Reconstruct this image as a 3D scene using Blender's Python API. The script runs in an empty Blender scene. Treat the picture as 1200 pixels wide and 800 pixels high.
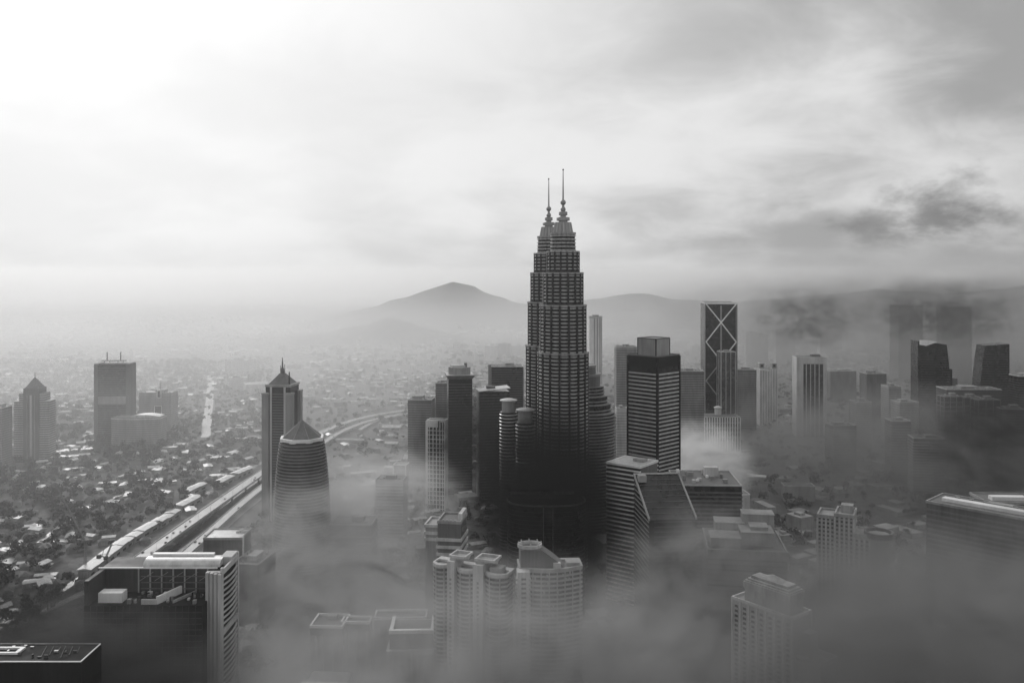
import bpy, math, random
from mathutils import Vector, noise
S = bpy.context.scene
COL = S.collection
R = math.radians
F = 1033.0            # focal length in photo pixels (1200 wide)
CH = 334.0            # camera height above the city ground
HY = 320.0            # photo row of the horizon

# ---------------------------------------------------------------- camera
cam_d = bpy.data.cameras.new('camera')
cam = bpy.data.objects.new('camera', cam_d)
COL.objects.link(cam)
cam.location = (0, 0, CH)
cam.rotation_euler = (R(90), 0, 0)
cam_d.sensor_width = 36
cam_d.lens = 36 * F / 1200
cam_d.shift_y = -(400 - HY) / 1200
cam_d.clip_start = 1
cam_d.clip_end = 60000
S.camera = cam

# ---------------------------------------------------------------- light, sky, exposure
SUN_EL, SUN_AZ = R(27), R(-27)          # low sun behind the overcast, ahead and to the left
sd = Vector((math.sin(SUN_AZ) * math.cos(SUN_EL), math.cos(SUN_AZ) * math.cos(SUN_EL), math.sin(SUN_EL)))
sun_d = bpy.data.lights.new('sun', 'SUN')
sun_d.energy = 1.15
sun_d.angle = R(14)
sun_d.color = (1, 0.99, 0.98)
sun = bpy.data.objects.new('sun', sun_d)
COL.objects.link(sun)
sun.rotation_euler = (-sd).to_track_quat('-Z', 'Y').to_euler()

S.view_settings.view_transform = 'Standard'
S.view_settings.look = 'None'
S.view_settings.exposure = 0.05
S.view_settings.gamma = 1
S.render.film_transparent = False
S.cycles.max_bounces = 4
S.cycles.diffuse_bounces = 2
S.cycles.glossy_bounces = 2
S.cycles.transmission_bounces = 2
S.cycles.volume_bounces = 3
S.cycles.transparent_max_bounces = 8
S.cycles.use_denoising = True
S.cycles.volume_max_steps = 400
S.cycles.volume_step_rate = 0.4


def nd(t, ty, **kw):
    n = t.nodes.new(ty)
    for k, v in kw.items():
        setattr(n, k, v)
    return n


def mth(t, op, a, b=None, c=None, clamp=False):
    n = t.nodes.new('ShaderNodeMath')
    n.operation = op
    n.use_clamp = clamp
    for i, v in enumerate((a, b, c)):
        if v is None:
            continue
        if isinstance(v, (int, float)):
            n.inputs[i].default_value = v
        else:
            t.links.new(v, n.inputs[i])
    return n.outputs[0]


def mrange(t, v, a, b, c, d, smooth=True):
    n = t.nodes.new('ShaderNodeMapRange')
    n.interpolation_type = 'SMOOTHSTEP' if smooth else 'LINEAR'
    t.links.new(v, n.inputs[0])
    for i, x in enumerate((a, b, c, d)):
        n.inputs[i + 1].default_value = x
    return n.outputs[0]


def noise_n(t, vec, scale, detail=5, rough=0.55, dist=0.0, four=None):
    n = t.nodes.new('ShaderNodeTexNoise')
    if four is not None:
        n.noise_dimensions = '4D'
        n.inputs['W'].default_value = four
    n.inputs['Scale'].default_value = scale
    n.inputs['Detail'].default_value = detail
    n.inputs['Roughness'].default_value = rough
    n.inputs['Distortion'].default_value = dist
    if vec is not None:
        t.links.new(vec, n.inputs['Vector'])
    return n.outputs['Fac']


def vmap(t, vec, loc=(0, 0, 0), sc=(1, 1, 1)):
    n = t.nodes.new('ShaderNodeMapping')
    n.inputs['Location'].default_value = loc
    n.inputs['Scale'].default_value = sc
    t.links.new(vec, n.inputs['Vector'])
    return n.outputs[0]


SKY_A, SKY_B, SKY_C = (18.7, 22.3, 0), (23.9, 28.3, 0), (4.33, 2.84, 4.33)
W = bpy.data.worlds.new('World')
S.world = W
W.use_nodes = True
wt = W.node_tree
wt.nodes.clear()
wo = nd(wt, 'ShaderNodeOutputWorld')
bg = nd(wt, 'ShaderNodeBackground')
bg.inputs['Strength'].default_value = 0.1
wt.links.new(bg.outputs[0], wo.inputs[0])
sky = nd(wt, 'ShaderNodeTexSky', sky_type='NISHITA')
sky.sun_disc = False
sky.sun_elevation = SUN_EL
sky.sun_rotation = SUN_AZ
sky.air_density = 1.0
sky.dust_density = 3.0
bw = nd(wt, 'ShaderNodeRGBToBW')
wt.links.new(sky.outputs[0], bw.inputs[0])
tc = nd(wt, 'ShaderNodeTexCoord')
DV = tc.outputs['Generated']
sx = nd(wt, 'ShaderNodeSeparateXYZ')
wt.links.new(DV, sx.inputs[0])
dt = nd(wt, 'ShaderNodeVectorMath', operation='DOT_PRODUCT')
wt.links.new(DV, dt.inputs[0])
dt.inputs[1].default_value = sd
glow = mrange(wt, dt.outputs['Value'], 0.60, 1.0, 0.0, 1.0, False)     # thin bright cloud round the hidden sun
glow = mth(wt, 'POWER', glow, 1.6)
zc = mth(wt, 'ADD', mth(wt, 'MAXIMUM', sx.outputs['Z'], 0.0), 0.32)   # a cloud deck seen in perspective
px_ = mth(wt, 'DIVIDE', sx.outputs['X'], zc)
py_ = mth(wt, 'DIVIDE', sx.outputs['Y'], zc)
cv = nd(wt, 'ShaderNodeCombineXYZ')
wt.links.new(px_, cv.inputs[0])
wt.links.new(py_, cv.inputs[1])
big = noise_n(wt, vmap(wt, cv.outputs[0], SKY_A), 1.25, 2, 0.5, 0.2)
sm = noise_n(wt, vmap(wt, cv.outputs[0], SKY_B), 3.4, 7, 0.6, 0.35)
cl = mth(wt, 'ADD', mth(wt, 'MULTIPLY', big, 0.68), mth(wt, 'MULTIPLY', sm, 0.32))
shade = mrange(wt, cl, 0.37, 0.63, 0.58, 1.22)
# the deck is thicker, so its texture is stronger, away from the sun
thick = mrange(wt, glow, 0.0, 0.7, 1.0, 0.22)
shade = mth(wt, 'ADD', 1.0, mth(wt, 'MULTIPLY', mth(wt, 'SUBTRACT', shade, 1.0), thick))
base = mth(wt, 'ADD', mth(wt, 'MULTIPLY', glow, 2.5), 6.1)
cloud = mth(wt, 'MULTIPLY', base, shade)
# ragged low scud in a belt above the horizon on the side away from the sun
azn = mrange(wt, mth(wt, 'DIVIDE', sx.outputs['X'], mth(wt, 'MAXIMUM', mth(wt, 'ABSOLUTE', sx.outputs['Y']), 0.05)), 0.15, 0.5, 0.0, 1.0)
belt = mth(wt, 'MULTIPLY', mrange(wt, sx.outputs['Z'], 0.005, 0.035, 0.25, 1.0), mrange(wt, sx.outputs['Z'], 0.075, 0.16, 1.0, 0.0))
scud = noise_n(wt, vmap(wt, DV, SKY_C, (1, 1, 1.9)), 8.0, 8, 0.58, 0.12)
soft = noise_n(wt, vmap(wt, DV, SKY_C, (1, 1, 2.6)), 3.0, 3, 0.5, 0.2)
scud = mth(wt, 'MULTIPLY', mrange(wt, scud, 0.46, 0.66, 0.1, 1.0), mrange(wt, soft, 0.40, 0.58, 0.0, 0.66))
scud = mth(wt, 'MULTIPLY', mth(wt, 'MULTIPLY', scud, belt), azn)
cloud = mth(wt, 'MULTIPLY', cloud, mth(wt, 'SUBTRACT', 1.0, scud))
mixn = nd(wt, 'ShaderNodeMix', data_type='FLOAT')
mixn.inputs[0].default_value = 0.93
wt.links.new(bw.outputs[0], mixn.inputs[2])
wt.links.new(cloud, mixn.inputs[3])
wt.links.new(mixn.outputs[0], bg.inputs['Color'])

# ---------------------------------------------------------------- materials
MATS = {}


def G(name, v, rough=0.6, var=0.25, scale=0.08, metal=0.0, streak=True, spec=0.5, bump=0.0):
    """grey surface with weathering: broad blotches and vertical rain streaks in world space"""
    if name in MATS:
        return MATS[name]
    m = bpy.data.materials.new(name)
    m.use_nodes = True
    t = m.node_tree
    b = t.nodes['Principled BSDF']
    geo = nd(t, 'ShaderNodeNewGeometry')
    n1 = noise_n(t, vmap(t, geo.outputs['Position'], (0, 0, 0), (1, 1, 0.35)), scale, 5, 0.6)
    f = mrange(t, n1, 0.3, 0.7, 1 - var, 1 + var, False)
    if streak:
        n2 = noise_n(t, vmap(t, geo.outputs['Position'], (5, 3, 1), (1, 1, 0.05)), 0.55, 3, 0.6)
        f = mth(t, 'MULTIPLY', f, mrange(t, n2, 0.3, 0.7, 1 - var * 0.6, 1 + var * 0.5, False))
    val = mth(t, 'MULTIPLY', f, v)
    t.links.new(val, b.inputs['Base Color'])
    t.links.new(mrange(t, n1, 0.3, 0.7, max(0.03, rough - 0.1), min(1, rough + 0.1), False), b.inputs['Roughness'])
    b.inputs['Metallic'].default_value = metal
    b.inputs['Specular IOR Level'].default_value = spec
    MATS[name] = m
    return m


def glassm(name, v=0.02, rough=0.14, var=0.5, scale=0.25, spec=0.5):
    """dark curtain-wall glass: every pane a slightly different tone"""
    if name in MATS:
        return MATS[name]
    m = bpy.data.materials.new(name)
    m.use_nodes = True
    t = m.node_tree
    b = t.nodes['Principled BSDF']
    geo = nd(t, 'ShaderNodeNewGeometry')
    vo = nd(t, 'ShaderNodeTexVoronoi', feature='F1', distance='CHEBYCHEV')
    vo.inputs['Scale'].default_value = scale
    t.links.new(geo.outputs['Position'], vo.inputs['Vector'])
    w = nd(t, 'ShaderNodeRGBToBW')
    t.links.new(vo.outputs['Color'], w.inputs[0])
    n1 = noise_n(t, geo.outputs['Position'], 0.03, 3)
    f = mth(t, 'ADD', mrange(t, w.outputs[0], 0.1, 0.9, 1 - var, 1 + var, False), mrange(t, n1, 0.3, 0.7, -0.3, 0.3, False))
    t.links.new(mth(t, 'MULTIPLY', mth(t, 'MAXIMUM', f, 0.1), v), b.inputs['Base Color'])
    t.links.new(mrange(t, w.outputs[0], 0, 1, rough * 0.6, rough * 1.6, False), b.inputs['Roughness'])
    b.inputs['Specular IOR Level'].default_value = spec
    MATS[name] = m
    return m


GL = glassm('dark_glass', 0.02, 0.16, spec=0.35)
GLB = glassm('black_glass', 0.010, 0.2, spec=0.22)
GLM = glassm('grey_glass', 0.05, 0.2)
STEEL = G('stainless_steel', 0.43, 0.40, 0.25, metal=0.3)
DSTEEL = G('dull_steel', 0.28, 0.45, 0.2, metal=0.4)
WHITE = G('white_paint', 0.78, 0.5, 0.12)
PALE = G('pale_concrete', 0.50, 0.7, 0.22)
CONC = G('concrete', 0.30, 0.75, 0.28)
DCONC = G('dark_concrete', 0.13, 0.75, 0.3)
STONE = G('grey_stone', 0.22, 0.6, 0.2)
ROOFG = G('roof_felt', 0.12, 0.55, 0.4, 0.15, streak=False)
ROOFP = G('pale_roof', 0.55, 0.35, 0.25, 0.15, streak=False)
ROOFT = G('tiled_roof', 0.10, 0.6, 0.3, 0.3, streak=False)
SHEET = G('sheet_roof', 0.48, 0.45, 0.3, 0.2, metal=0.1, streak=False)
ROADM = G('wet_road', 0.34, 0.50, 0.22, 0.08, streak=False)
ASPH = G('wet_asphalt', 0.06, 0.30, 0.3, 0.05, streak=False)
BLACK = G('black_paint', 0.015, 0.7, 0.3, spec=0.08)
PANEL = G('dark_panel', 0.06, 0.6, 0.3, spec=0.2)
PLAST = G('weathered_plaster', 0.30, 0.75, 0.32)
PLASTL = G('light_plaster', 0.46, 0.7, 0.3)
BARK = G('bark', 0.05, 0.9, 0.3, 0.5, streak=False)


def foliage(name, v):
    m = bpy.data.materials.new(name)
    m.use_nodes = True
    t = m.node_tree
    b = t.nodes['Principled BSDF']
    oi = nd(t, 'ShaderNodeObjectInfo')
    geo = nd(t, 'ShaderNodeNewGeometry')
    n1 = noise_n(t, geo.outputs['Position'], 0.35, 3, 0.7)
    f = mth(t, 'MULTIPLY', mrange(t, n1, 0.3, 0.7, 0.5, 1.5, False), mrange(t, oi.outputs['Random'], 0, 1, 0.6, 1.4, False))
    t.links.new(mth(t, 'MULTIPLY', f, v), b.inputs['Base Color'])
    b.inputs['Roughness'].default_value = 0.75
    b.inputs['Specular IOR Level'].default_value = 0.2
    MATS[name] = m
    return m


LEAF = foliage('leaves', 0.085)


# ---------------------------------------------------------------- mesh helpers
def U(px, d):
    return (px - 600) * d / F


def Z(py, d):
    return CH - (py - HY) * d / F


def gd(py, z=0):
    return (CH - z) * F / (py - HY)


class MB:
    def __init__(s):
        s.v, s.f = [], []

    def add(s, v, f):
        o = len(s.v)
        s.v += [tuple(p) for p in v]
        s.f += [tuple(i + o for i in q) for q in f]
        return s

    def box(s, cx, cy, z0, z1, w, d, rot=0.0):
        c, n = math.cos(rot), math.sin(rot)
        p = []
        for z in (z0, z1):
            for x, y in ((-w / 2, -d / 2), (w / 2, -d / 2), (w / 2, d / 2), (-w / 2, d / 2)):
                p.append((cx + x * c - y * n, cy + x * n + y * c, z))
        return s.add(p, [(3, 2, 1, 0), (4, 5, 6, 7), (0, 1, 5, 4), (1, 2, 6, 5), (2, 3, 7, 6), (3, 0, 4, 7)])

    def loft(s, rings, cap0=True, cap1=True):
        n = len(rings[0])
        v = [p for r in rings for p in r]
        f = []
        for k in range(len(rings) - 1):
            for i in range(n):
                j = (i + 1) % n
                f.append((k * n + i, k * n + j, (k + 1) * n + j, (k + 1) * n + i))
        if cap0:
            f.append(tuple(reversed(range(n))))
        if cap1:
            f.append(tuple(range((len(rings) - 1) * n, len(rings) * n)))
        return s.add(v, f)

    def prism(s, pts, z0, z1):
        return s.loft([[(x, y, z0) for x, y in pts], [(x, y, z1) for x, y in pts]])

    def ring(s, po, pi, z0, z1):
        """closed band between an outer and an inner outline"""
        n = len(po)
        v = [(x, y, z0) for x, y in po] + [(x, y, z1) for x, y in po] + [(x, y, z0) for x, y in pi] + [(x, y, z1) for x, y in pi]
        f = []
        for i in range(n):
            j = (i + 1) % n
            f += [(i, j, n + j, n + i), (n + i, n + j, 3 * n + j, 3 * n + i), (2 * n + j, 2 * n + i, 3 * n + i, 3 * n + j), (j, i, 2 * n + i, 2 * n + j)]
        return s.add(v, f)

    def tube(s, p, q, r0, r1=None, n=8):
        r1 = r0 if r1 is None else r1
        p, q = Vector(p), Vector(q)
        a = (q - p).normalized()
        u = a.orthogonal().normalized()
        w = a.cross(u)
        rg = []
        for c, r in ((p, r0), (q, r1)):
            rg.append([tuple(c + (u * math.cos(2 * math.pi * i / n) + w * math.sin(2 * math.pi * i / n)) * r) for i in range(n)])
        return s.loft(rg)

    def lathe(s, prof, n=24, cx=0, cy=0):
        return s.loft([[(cx + r * math.cos(2 * math.pi * i / n), cy + r * math.sin(2 * math.pi * i / n), z) for i in range(n)] for r, z in prof])

    def mesh(s, name, mat, smooth=False):
        m = bpy.data.meshes.new(name)
        m.from_pydata(s.v, [], s.f)
        m.materials.append(mat)
        if smooth:
            m.shade_smooth()
        m.update()
        return m

    def build(s, name, mat, parent=None, loc=(0, 0, 0), smooth=False, kind=None):
        return link(name, s.mesh(name, mat, smooth), parent, loc, kind)


def link(name, mesh, parent=None, loc=(0, 0, 0), kind=None):
    o = bpy.data.objects.new(name, mesh)
    COL.objects.link(o)
    o.location = loc
    if parent is not None:
        o.parent = parent
    if kind:
        o['kind'] = kind
    return o


def tag(o, label, cat, group=None):
    o['label'] = label
    o['category'] = cat
    if group:
        o['group'] = group
    return o


def thing(name, label, cat, x, y, rot=0.0, group=None, z=0.0):
    o = bpy.data.objects.new(name, None)
    COL.objects.link(o)
    o.location = (x, y, z)
    o.rotation_euler = (0, 0, rot)
    return tag(o, label, cat, group)


def rect(w, d, o=0.0):
    w, d = w / 2 + o, d / 2 + o
    return [(-w, -d), (w, -d), (w, d), (-w, d)]


def circ(r, n=32, sx=1.0, sy=1.0, a0=0.0):
    return [(r * sx * math.cos(a0 + 2 * math.pi * i / n), r * sy * math.sin(a0 + 2 * math.pi * i / n)) for i in range(n)]


def lobed(r, n=16, k=7, depth=0.095):
    """outline of n shallow scallops with sharp grooves between them"""
    p = []
    for i in range(n * k):
        a = 2 * math.pi * i / (n * k)
        q = abs(math.sin(n * a / 2)) ** 0.6
        p.append((r * (1 - depth + depth * q) * math.cos(a), r * (1 - depth + depth * q) * math.sin(a)))
    return p


def off(pts, o):
    """radial offset for convex-ish outlines round the origin"""
    out = []
    for x, y in pts:
        l = math.hypot(x, y)
        out.append((x * (l + o) / l, y * (l + o) / l))
    return out


def bands(parent, name, pts_o, pts_i, z0, z1, pitch, bh, mat, joined=False, bias=0.0):
    """one slab edge per floor, all sharing a mesh (or one joined part when too fine to tell apart)"""
    n = int((z1 - z0) / pitch)
    if joined:
        mb = MB()
        for k in range(n):
            mb.ring(pts_o, pts_i, z0 + k * pitch, z0 + k * pitch + bh)
        return mb.build(name, mat, parent, kind='stuff')
    me = MB().ring(pts_o, pts_i, 0, bh).mesh(name, mat)
    for k in range(n):
        link(name, me, parent, (0, 0, z0 + k * pitch + bias))


def roof_kit(parent, w, d, h, rng, mat=None, plant=True, pmat=None, n=7):
    """parapet, roof sheet and the plant that stands on a flat roof"""
    mb = MB().ring(rect(w, d, 0.25), rect(w, d, -0.5), h, h + 1.3)
    mb.build('parapet', mat or PALE, parent)
    MB().box(0, 0, h + 0.004, h + 0.3, w - 1.2, d - 1.2).build('roof', ROOFG, parent)
    if plant:
        ph = rng.uniform(3, 5.5)
        pw, pd = w * rng.uniform(0.25, 0.45), d * rng.uniform(0.3, 0.5)
        ox, oy = w * rng.uniform(-0.15, 0.15), d * rng.uniform(-0.1, 0.1)
        MB().box(ox, oy, h + 0.3, h + 0.3 + ph, pw, pd).box(ox, oy, h + 0.3 + ph, h + 0.7 + ph, pw + 1, pd + 1).build('plant_room', pmat or CONC, parent)
        for k in range(n):
            x, y = w * rng.uniform(-0.4, 0.4), d * rng.uniform(-0.4, 0.4)
            if abs(x - ox) < pw / 2 + 2 and abs(y - oy) < pd / 2 + 2:
                continue
            if rng.random() < 0.5:
                MB().lathe([(1.4, h + 0.3), (1.4, h + 2.6), (0.4, h + 3.0)], 10, x, y).build('water_tank', PALE, parent)
            else:
                a = rng.uniform(1.5, 3)
                MB().box(x, y, h + 0.3, h + 1.7, a, a * 0.8).build('cooling_unit', DSTEEL, parent)


def rect_tower(name, label, cat, px, d, w, dp, ztop, rot=0.0, core=None, band=None, pitch=3.6, bh=1.2, bo=0.5,
               fins=(0, 0), fin_w=1.0, fin_o=0.9, finmat=None, joined=False, roof=True, group=None, seed=None, zb=0.0, btop=None, x=None,
               roofmat=None, pmat=None, plant=True):
    rng = random.Random(seed if seed is not None else int(px * 7 + d))
    t = thing(name, label, cat, U(px, d) if x is None else x, d, rot, group)
    MB().box(0, 0, 0, ztop, w, dp).build('facade', core or GL, t)
    if band:
        bands(t, 'floor_band', rect(w, dp, bo), rect(w, dp, -0.2), zb + 1, (btop or ztop) - bh * 0.3, pitch, bh, band, joined)
    nx, ny = fins
    fm = finmat or band or PALE
    if nx:
        me = MB().box(0, 0, 0, ztop - 0.05, fin_w, fin_o * 2).mesh('pier', fm)
        for k in range(nx + 1):
            for s in (-1, 1):
                link('pier', me, t, (-w / 2 + w * k / nx, s * dp / 2, 0))
    if ny:
        me = MB().box(0, 0, 0, ztop - 0.09, fin_o * 2, fin_w).mesh('pier', fm)
        for k in range(1, ny):
            for s in (-1, 1):
                link('pier', me, t, (s * w / 2, -dp / 2 + dp * k / ny, 0))
    if roof:
        roof_kit(t, w, dp, ztop, rng, roofmat, plant, pmat)
    return t

# ---------------------------------------------------------------- ground, hills, roads
def ground_mat():
    m = bpy.data.materials.new('ground')
    m.use_nodes = True
    t = m.node_tree
    b = t.nodes['Principled BSDF']
    geo = nd(t, 'ShaderNodeNewGeometry')
    P = geo.outputs['Position']
    n1 = noise_n(t, P, 0.0035, 6, 0.6)
    n2 = noise_n(t, P, 0.05, 6, 0.75, 0.5)
    n3 = nd(t, 'ShaderNodeVectorMath', operation='MULTIPLY_ADD')
    ns = nd(t, 'ShaderNodeTexNoise')
    ns.inputs['Scale'].default_value = 0.09
    t.links.new(P, ns.inputs['Vector'])
    t.links.new(ns.outputs['Color'], n3.inputs[0])
    n3.inputs[1].default_value = (14, 14, 0)
    t.links.new(P, n3.inputs[2])
    vo = nd(t, 'ShaderNodeTexVoronoi', feature='F1')
    vo.inputs['Scale'].default_value = 0.07
    t.links.new(vmap(t, n3.outputs[0], (0, 0, 0), (1, 1, 0)), vo.inputs['Vector'])
    w = nd(t, 'ShaderNodeRGBToBW')
    t.links.new(vo.outputs['Color'], w.inputs[0])
    plots = mrange(t, w.outputs[0], 0.6, 0.95, 0.0, 0.13)      # bare yards and paved plots
    plots = mth(t, 'MULTIPLY', plots, mrange(t, n1, 0.42, 0.58, 0.0, 1.0))
    green = mrange(t, n2, 0.3, 0.7, 0.05, 0.14, False)
    t.links.new(mth(t, 'ADD', green, plots), b.inputs['Base Color'])
    b.inputs['Roughness'].default_value = 0.8
    b.inputs['Specular IOR Level'].default_value = 0.25
    return m


MB().add([(-16000, -900, 0), (16000, -900, 0), (16000, 21000, 0), (-16000, 21000, 0)], [(0, 1, 2, 3)]).build('ground', ground_mat(), kind='structure')

HILLM = G('wooded_hill', 0.05, 0.9, 0.4, 0.01, streak=False)


def hill(d, prof, depth, seed):
    """a wooded ridge: crest heights read along the horizon, both flanks falling to the plain"""
    n = 90
    x0, x1 = U(prof[0][0], d), U(prof[-1][0], d)
    rows = []
    for r_ in range(-8, 9):
        f = 1 - abs(r_) / 8
        f = f * f * (3 - 2 * f)
        row = []
        for i in range(n + 1):
            x = x0 + (x1 - x0) * i / n
            px = 600 + x * F / d
            h = 0
            for (a, ya), (c, yc) in zip(prof, prof[1:]):
                if a <= px <= c:
                    u = (px - a) / (c - a)
                    u = u * u * (3 - 2 * u)
                    h = Z(ya + (yc - ya) * u, d)
            y = d + r_ / 8 * depth
            k = 1 + 0.34 * noise.fractal(Vector((x * 0.0012 + seed, y * 0.0012, 0.3)), 0.8, 2.1, 5)
            row.append((x, y, max(0.0, h) * f * k - 3))
        rows.append(row)
    mb = MB()
    mb.v = [p for r_ in rows for p in r_]
    for a in range(16):
        for i in range(n):
            q = a * (n + 1) + i
            mb.f.append((q, q + 1, q + n + 2, q + n + 1))
    mb.build('hills', HILLM, smooth=True, kind='structure')


hill(7200, [(400, 366), (440, 357), (475, 346), (500, 340), (522, 335), (536, 333), (552, 337), (575, 347), (610, 357), (660, 362), (700, 352), (745, 344), (800, 350), (860, 354), (950, 347), (1060, 343), (1200, 340), (1400, 346)], 2200, 1.7)
hill(4500, [(340, 394), (385, 387), (425, 379), (455, 372), (476, 376), (500, 383), (540, 393)], 550, 5.1)
hill(4600, [(760, 393), (840, 376), (900, 362), (980, 352), (1040, 356), (1120, 348), (1180, 352), (1300, 345), (1500, 360)], 900, 8.4)


def smooth_path(p, n=8):
    out = []
    for i in range(len(p) - 1):
        a, b, c, d = p[max(i - 1, 0)], p[i], p[i + 1], p[min(i + 2, len(p) - 1)]
        for k in range(n):
            t = k / n
            out.append(tuple(0.5 * (2 * b[j] + (c[j] - a[j]) * t + (2 * a[j] - 5 * b[j] + 4 * c[j] - d[j]) * t * t + (3 * b[j] - a[j] - 3 * c[j] + d[j]) * t ** 3) for j in range(2)))
    return out + [p[-1]]


def pix_path(pp, z):
    return smooth_path([(U(x, gd(y, z)), gd(y, z)) for x, y in pp])


def strip(path, o0, o1, z0, z1):
    """ribbon between two offsets to the right of a path, from z0 up to z1"""
    mb = MB()
    L = []
    for i, (x, y) in enumerate(path):
        a, b = path[max(i - 1, 0)], path[min(i + 1, len(path) - 1)]
        tx, ty = b[0] - a[0], b[1] - a[1]
        l = math.hypot(tx, ty)
        L.append((x, y, ty / l, -tx / l))
    for (x, y, nx, ny) in L:
        mb.v += [(x + nx * o0, y + ny * o0, z0), (x + nx * o1, y + ny * o1, z0), (x + nx * o1, y + ny * o1, z1), (x + nx * o0, y + ny * o0, z1)]
    for i in range(len(L) - 1):
        p, q = i * 4, i * 4 + 4
        mb.f += [(p + j, p + (j + 1) % 4, q + (j + 1) % 4, q + j) for j in range(4)]
    e = (len(L) - 1) * 4
    mb.f += [(0, 3, 2, 1), (e, e + 1, e + 2, e + 3)]
    return mb


LINES = G('road_marking', 0.8, 0.6, 0.1, streak=False)


def elevated_road(label, pp, z, w, group=None, cars=0, seed=1):
    path = pix_path(pp, z)
    t = thing('elevated_highway', label, 'highway', 0, 0)
    strip(path, -w / 2, w / 2, z - 1.6, z).build('deck', ROADM, t)
    for s in (-1, 1):
        strip(path, s * w / 2 - 0.25, s * w / 2 + 0.25, z - 0.9, z + 1.1).build('parapet', PALE, t)
    mk = MB()
    for i in range(0, len(path) - 1):
        pass
    for o in (-w / 2 + 1, w / 2 - 1):
        strip(path, o - 0.12, o + 0.12, z + 0.004, z + 0.008).build('edge_line', LINES, t)
    me = MB().box(0, 0, 0, z - 1.6, 2.2, 2.2).box(0, 0, z - 3.4, z - 1.605, w * 0.7, 2.6).mesh('pier', CONC)
    acc = 0
    for a, b in zip(path, path[1:]):
        acc += math.hypot(b[0] - a[0], b[1] - a[1])
        if acc > 45:
            acc = 0
            o = link('pier', me, t, (a[0], a[1], 0))
            o.rotation_euler.z = math.atan2(b[1] - a[1], b[0] - a[0]) + R(90)
    return path


P1 = elevated_road('pale wet elevated highway carriageway nearer the terrace roofs', [(118, 690), (140, 671), (200, 628), (260, 586), (303, 556), (340, 532), (372, 509), (405, 495), (440, 486), (480, 480)], 9, 16)
P2 = elevated_road('pale wet elevated highway carriageway curving beside the round tower', [(168, 690), (198, 665), (240, 628), (285, 588), (318, 562), (350, 540), (375, 521), (405, 503), (440, 491), (480, 484)], 7.5, 12)
P3 = elevated_road('narrow slip road curving down from the elevated highway', [(422, 503), (436, 495), (450, 489), (468, 486)], 5, 8)


LAMPM = None


def lamps(path, z, off_, step):
    global LAMPM
    if LAMPM is None:
        LAMPM = (MB().tube((0, 0, 0), (0, 0, 9), 0.16, 0.1, 6).tube((0, 0, 9), (0, -2.4, 9.5), 0.09, 0.07, 5).mesh('street_lamp', DSTEEL), MB().box(0, -2.6, 9.4, 9.6, 0.35, 0.9).mesh('lamp_head', PALE))
    acc = 0
    for a, b in zip(path, path[1:]):
        l = math.hypot(b[0] - a[0], b[1] - a[1])
        u = (step - acc) % step
        while u < l:
            th = math.atan2(b[1] - a[1], b[0] - a[0])
            x, y = a[0] + (b[0] - a[0]) * u / l, a[1] + (b[1] - a[1]) * u / l
            o = link('street_lamp', LAMPM[0], None, (x + off_ * math.sin(th), y - off_ * math.cos(th), z))
            o.rotation_euler.z = th + (math.pi if off_ > 0 else 0) + math.pi
            tag(o, 'slender street lamp on the parapet of the elevated highway', 'street lamp', 'street lamps along the highway')
            link('lamp_head', LAMPM[1], o)
            u += step
        acc = (acc + l) % step


lamps(P1, 9.01, 7.2, 42)


def road(name, pp, w, mat, z=0.004):
    strip(pix_path(pp, 0), -w / 2, w / 2, z - 0.003, z + 0.02).build(name, mat, kind='structure')


road('boulevard', [(241, 512), (243, 490), (246, 465), (247, 440)], 19, ROADM)
road('boulevard_junction', [(205, 520), (232, 517), (248, 514), (280, 511), (310, 511)], 12, ASPH, 0.03)
road('street', [(385, 606), (400, 588), (425, 572), (431, 560), (418, 553)], 11, ASPH, 0.006)
road('service_road', [(60, 700), (140, 645), (200, 602), (262, 566), (310, 540)], 8, ASPH, 0.05)
road('canal_bank', [(100, 700), (160, 652), (220, 608), (280, 567), (312, 548)], 5, CONC, 0.02)
road('frontage_road', [(215, 660), (240, 638), (275, 606), (300, 586), (318, 572)], 13, ROADM, 0.13)
road('canal', [(150, 690), (185, 662), (235, 622), (285, 580), (315, 556)], 20, glassm('dark_water', 0.02, 0.08, 0.1), 0.008)
road('cross_street', [(0, 565), (60, 552), (115, 545), (160, 538), (240, 532)], 8, ASPH, 0.07)
road('side_street', [(0, 742), (60, 712), (110, 688)], 10, CONC, 0.09)
road('town_road', [(40, 640), (80, 610), (130, 585), (180, 560)], 6, ASPH, 0.11)

BANDL = G('light_band', 0.46, 0.6, 0.2)
BANDM = G('weathered_band', 0.17, 0.7, 0.25)

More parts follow.
